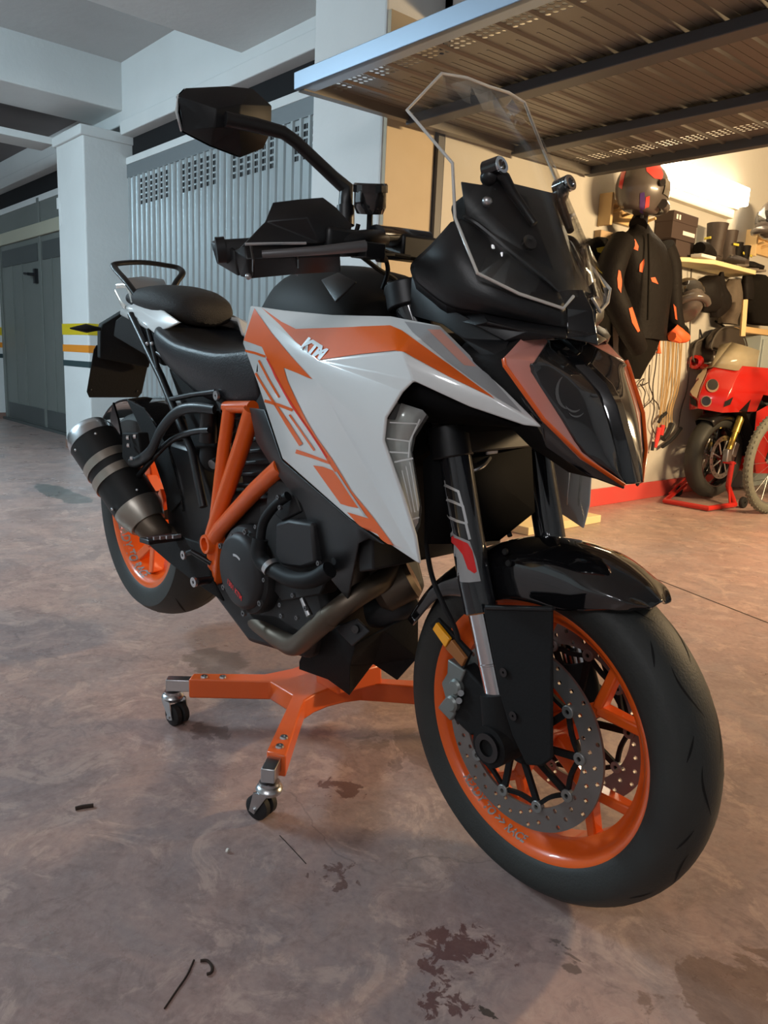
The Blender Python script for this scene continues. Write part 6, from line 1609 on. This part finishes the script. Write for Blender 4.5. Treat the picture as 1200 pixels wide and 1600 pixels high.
one('shoe_carton', G().box((-0.645, 3.87, zt), (-0.52, 4.13, zt+0.098)), 'card_brown', 'lower dark carton under the shoe box', 'box', bevel=0.004)
def boot(name, px, py, X, h, ln, m, label, cat, yaw, group=None, th=0.05):
    c = H(px, py, 0, X); c = V(c[0], c[1], zt)
    r = thing(name, c, label, cat, group)
    f = V(math.cos(yaw), math.sin(yaw), 0)
    g = G().tube([c+V(0, 0, 0.05), c+V(0, 0, h*0.5)-f*0.01, c+V(0, 0, h)-f*0.015], [th, th*0.95, th*1.18], n=16, smoothpath=3)
    part(r, 'shaft', g, m, 60)
    part(r, 'foot', G().tube([c-f*0.05+V(0, 0, 0.045), c+f*0.04+V(0, 0, 0.05), c+f*ln*0.6+V(0, 0, 0.040), c+f*ln+V(0, 0, 0.03)], [th*0.8, th*0.95, th*0.82, th*0.45], n=14, smoothpath=3, flat=((0, 0, 1), 0.8)), m, 60)
    s = V(-f[1], f[0], 0)
    part(r, 'sole', G().prism([c-f*(0.07)+s*th*0.7, c+f*ln*0.7+s*th*0.8, c+f*(ln+0.02), c+f*ln*0.7-s*th*0.8, c-f*0.07-s*th*0.7], V(0, 0, 0.018)), 'sole', bevel=0.004)
    part(r, 'buckle', G().obox(c+f*th*0.99+V(0, 0, h*0.62), s*0.03, V(0, 0, 0.008), f*0.004), 'patch_yellow', bevel=0.002)
    part(r, 'strap', G().obox(c+f*th*0.9+V(0, 0, h*0.30), s*0.035, V(0, 0, 0.010), f*0.006), 'sole', bevel=0.002)
    return r
boot('riding_boot', 1112, 410, -0.52, 0.27, 0.17, 'boot_brown', 'tall dark riding boot nearest the shoe box on the shelf', 'boot', rad(250), 'riding boots on the shelf', 0.062)
boot('riding_boot', 1136, 413, -0.54, 0.26, 0.16, 'boot_brown', 'tall dark riding boot in the middle of the shelf', 'boot', rad(-10), 'riding boots on the shelf', 0.055)
boot('short_boot', 1150, 416, -0.55, 0.20, 0.14, 'leather_black', 'short black boot with a pale patch beside the tall boots', 'boot', rad(20), 'riding boots on the shelf', 0.042)
boot('short_boot', 1162, 418, -0.54, 0.19, 0.14, 'leather_black', 'short black boot at the right end of the shelf', 'boot', rad(15), 'riding boots on the shelf', 0.042)
sc = V(-0.455, 4.10, zt)
SHO = thing('trainer_shoe', sc, 'dark trainer with a white sole at the left end of the shelf', 'shoe')
part(SHO, 'upper', G().tube([sc+V(0, -0.04, 0.06), sc+V(0, 0.03, 0.065), sc+V(0, 0.12, 0.045), sc+V(0, 0.17, 0.035)], [0.045, 0.05, 0.04, 0.025], n=12, smoothpath=3, flat=((0, 0, 1), 0.9)), 'leather_black', 60)
part(SHO, 'sole', G().prism([sc+V(-0.04, -0.07, 0), sc+V(0.04, -0.07, 0), sc+V(0.045, 0.12, 0), sc+V(0, 0.19, 0), sc+V(-0.045, 0.12, 0)], V(0, 0, 0.022)), 'paint_white', bevel=0.004)
# ---- things hanging under the shelf
one('balaclava', cloth([(1114, 432, -0.50, 0.07, 0.05), (1108, 442, -0.49, 0.13, 0.07), (1108, 458, -0.48, 0.13, 0.07), (1110, 476, -0.48, 0.12, 0.07), (1106, 488, -0.49, 0.10, 0.05)], folds=0.10, nf=4), 'leather_black', 'black cloth cap hanging beside the grey helmet', 'clothing', smooth=60)
one('glove_pair', cloth([(1128, 425, -0.47, 0.012, 0.012), (1124, 448, -0.47, 0.06, 0.04), (1126, 462, -0.46, 0.09, 0.06), (1124, 478, -0.46, 0.10, 0.06), (1120, 490, -0.46, 0.07, 0.04), (1117, 496, -0.46, 0.03, 0.03)], folds=0.14, nf=5), 'leather_black', 'black gloves hanging to the right of the black cap', 'glove', smooth=60)
one('grey_cloth_trousers', cloth([(1147, 437, -0.52, 0.06, 0.04), (1144, 455, -0.51, 0.10, 0.06), (1142, 480, -0.51, 0.11, 0.06), (1138, 498, -0.54, 0.11, 0.05), (1137, 506, -0.55, 0.11, 0.05)], folds=0.10, nf=6), 'grey_cloth', 'grey cloth trousers hanging below the right end of the shelf', 'trousers', smooth=60)
one('dark_coat', cloth([(1182, 430, -0.50, 0.08, 0.06), (1188, 445, -0.49, 0.24, 0.10), (1190, 475, -0.49, 0.25, 0.10), (1192, 495, -0.49, 0.24, 0.10), (1192, 507, -0.49, 0.22, 0.10)], folds=0.05, nf=6), 'fabric_dark', 'dark coat hanging at the right edge under the coat rail', 'coat', smooth=60)
one('hanging_pouch', cloth([(1168, 432, -0.46, 0.05, 0.03), (1168, 450, -0.45, 0.07, 0.04), (1167, 468, -0.45, 0.06, 0.04)], folds=0.05), 'leather_black', 'small black pouch hanging between trousers and coat', 'pouch', smooth=60)
one('wooden_post', G().tube([H(1164, 468, 0, -0.36), H(1160, 525, 0, -0.36)], 0.022, n=4), 'pine', 'short wooden post standing behind the chair backrest', 'post', smooth=20)
# ---- padded cases on the wall above the red motorcycle, small cabinet and board
def case(name, pts, X, d, label):
    r = thing(name, H(pts[0][0], pts[0][1], 0, X), label, 'bag')
    vs = [H(x, y, 0, X) for x, y in pts]
    part(r, 'body', G().prism(vs, V(d, 0, 0)), 'backrest', 45, 0.022)
    c = sum(vs)/len(vs)
    part(r, 'piping', G().tube([v+(c-v)*0.04+V(0.002, 0, 0) for v in vs], 0.006, n=8, smoothpath=4, closed=True), 'grey_seat')
    part(r, 'hanger', G().tube([V(X+d*0.5, c[1], c[2]+0.08), V(WX, c[1], c[2]+0.14)], 0.008, n=8), 'black_plastic')
case('padded_case', [(1111, 547), (1114, 528), (1126, 513), (1143, 509), (1158, 513), (1168, 540), (1164, 549), (1140, 548)], -0.515, -0.06, 'large dark brown padded case on the wall above the red motorcycle')
case('padded_case', [(1084, 566), (1086, 538), (1096, 530), (1114, 525), (1118, 566)], -0.60, -0.045, 'smaller padded case on the wall left of the large one')
yb = float(H(1165, 515, 0, -0.50)[1]); zb = float(H(1180, 512, 0, -0.50)[2])
one('wall_board', G().box((WX, yb, zb-0.045), (-0.50, yb+1.1, zb)), 'pine', 'wooden board on the wall at the right edge above the blue cabinet', 'board', smooth=20, bevel=0.004)
yc = float(H(1189, 535, 0, -0.50)[1])
CB = thing('cabinet', (-0.57, yc+0.3, 0), 'pale blue grey cabinet under the wooden board at the right edge', 'cabinet')
part(CB, 'body', G().box((WX+0.002, yc, 0.0), (-0.50, yc+0.6, zb-0.05)), 'box_blue', 20, 0.004)
part(CB, 'door', G().box((-0.498, yc+0.02, 0.05), (-0.485, yc+0.58, zb-0.08)), 'box_blue', 20, 0.003)
# ---- cords hanging on the wall, with tools at the lower end
random.seed(11)
TL = ['leftmost', 'second from left', 'third from left', 'fourth from left', 'fifth from left', 'sixth from left', 'seventh from left', 'rightmost']
BL = ['black cord with a wavy run left of the tan cords', 'black cord reaching lowest down the wall near the headlight', 'short black cord end left of the long black cord', 'black cord hanging from the shelf towards the red motorcycle', 'small tangle of black cord beside the trousers', 'short black cord linking two longer cords']
def cord(pts, m, label, r=0.0045):
    one('utility_cord', G().tube([H(x, y, 0, WX+0.03) for x, y in pts], r, n=6, smoothpath=5), m, label, 'cord', 'cords hanging on the wall')
for i, (x0, x1) in enumerate(((1037, 1030), (1043, 1033), (1046, 1036), (1050, 1040), (1054, 1043), (1058, 1046), (1062, 1048), (1066, 1052))):
    cord([(x0, 528), (x0-1+random.uniform(-2, 2), 570), ((x0+x1)/2+random.uniform(-2, 2), 610), (x1+random.uniform(-2, 2), 640), (x1-2, 668)], 'cord_tan', TL[i]+' of the eight tan cords hanging under the jacket cuff', 0.005)
for i, pts in enumerate(([(1027, 545), (1024, 575), (1020, 605), (1022, 640), (1018, 665), (1028, 685)], [(1015, 570), (1014, 600), (1020, 622), (1006, 637), (1003, 650), (1010, 690), (1013, 708)], [(1000, 600), (1008, 612), (1006, 625), (1007, 635)], [(1080, 420), (1079, 470), (1078, 520), (1077, 560), (1074, 605), (1064, 640), (1060, 668)], [(995, 604), (1000, 596), (1006, 592), (1003, 602), (1012, 598)], [(1019, 622), (1028, 632), (1030, 640)])):
    cord(pts, 'cord_black', BL[i], 0.004)
def clampt(pts, m, w, label, grp):
    one('hand_clamp', G().tube([H(x, y, 0, WX+0.05) for x, y in pts], w, n=8), m, label, 'tool', grp)
clampt([(1030, 668), (1027, 685), (1023, 699)], 'tool_red', 0.016, 'red spring clamp hanging at the end of the cords', 'tools at the end of the cords')
clampt([(1036, 664), (1033, 680)], 'tool_red', 0.016, 'red handled pliers above the black clamps', 'tools at the end of the cords')
clampt([(1050, 662), (1043, 678), (1036, 686)], 'black_plastic', 0.020, 'black clamp in the middle of the hanging tools', 'tools at the end of the cords')
clampt([(1064, 669), (1054, 682), (1046, 690), (1035, 698)], 'black_plastic', 0.014, 'long black clamp at the right of the hanging tools', 'tools at the end of the cords')
clampt([(1041, 645), (1033, 652), (1029, 660)], 'black_plastic', 0.012, 'small black clip above the red clamps', 'tools at the end of the cords')
clampt([(1021, 690), (1019, 704)], 'black_plastic', 0.012, 'black jaw below the red clamp', 'tools at the end of the cords')
one('orange_strap', G().tube([H(1031, 515, 0, WX+0.03), H(1030, 540, 0, WX+0.03), H(1029, 552, 0, WX+0.035)], [0.008, 0.006, 0.02], n=8), 'patch_orange', 'orange strap hanging beside the jacket hem', 'strap')
one('paper_bag', G().box((WX+0.001, float(H(926, 388, 0, WX)[1]), float(H(926, 388, 0, WX)[2])), (WX+0.05, float(H(948, 362, 0, WX)[1]), float(H(937, 362, 0, WX)[2]))), 'cardboard', 'brown cardboard carton on the wall left of the jacket', 'box', bevel=0.004, smooth=20)
# wood offcut on the floor by the wall
p = H(880, 812, 2, 0.0)
one('wood_offcut', G().box((-0.62, 2.25, 0), (-0.30, 2.95, 0.045)), 'shelf_pale', 'pale wood board lying on the floor by the wall', 'board', bevel=0.003, smooth=20)
# ---- litter on the floor
def litter(name, pts, r, m, label):
    q = []
    for x, y in pts:
        p = H(x, y, 2, 0.0); q.append(V(p[0], p[1], r*0.9))
    one(name, G().tube(q, r, n=6, smoothpath=4), m, label, 'debris')
mat('twig', (0.035, 0.02, 0.014), 0.8)
litter('rubber_scrap', [(118, 1266), (130, 1263), (146, 1261)], 0.004, 'twig', 'short dark scrap lying on the floor at the left')
litter('wire_scrap', [(257, 1577), (275, 1550), (292, 1525), (303, 1501)], 0.0014, 'twig', 'thin straight dark wire on the floor in the foreground')
litter('bent_twig', [(313, 1503), (324, 1503), (331, 1512), (330, 1521), (323, 1524)], 0.0022, 'twig', 'small bent twig on the floor beside the thin wire')
litter('hair_wire', [(437, 1306), (455, 1325), (478, 1350)], 0.0009, 'twig', 'very thin dark wire on the floor below the front caster')
litter('paint_chip', [(354, 1331), (357, 1332)], 0.004, 'paint_white', 'tiny white chip on the floor in the middle')
# slab joint in the floor
a = H(1005, 897, 2, 0); b_ = H(1230, 985, 2, 0)
d = (b_-a)/np.linalg.norm(b_-a); n_ = V(-d[1], d[0], 0)*0.004
G().prism([a-d*0.1+n_, b_+d*0.4+n_, b_+d*0.4-n_, a-d*0.1-n_], V(0, 0, 0.0006)).mk('slab_joint', 'twig', FLOOR, smooth=0)
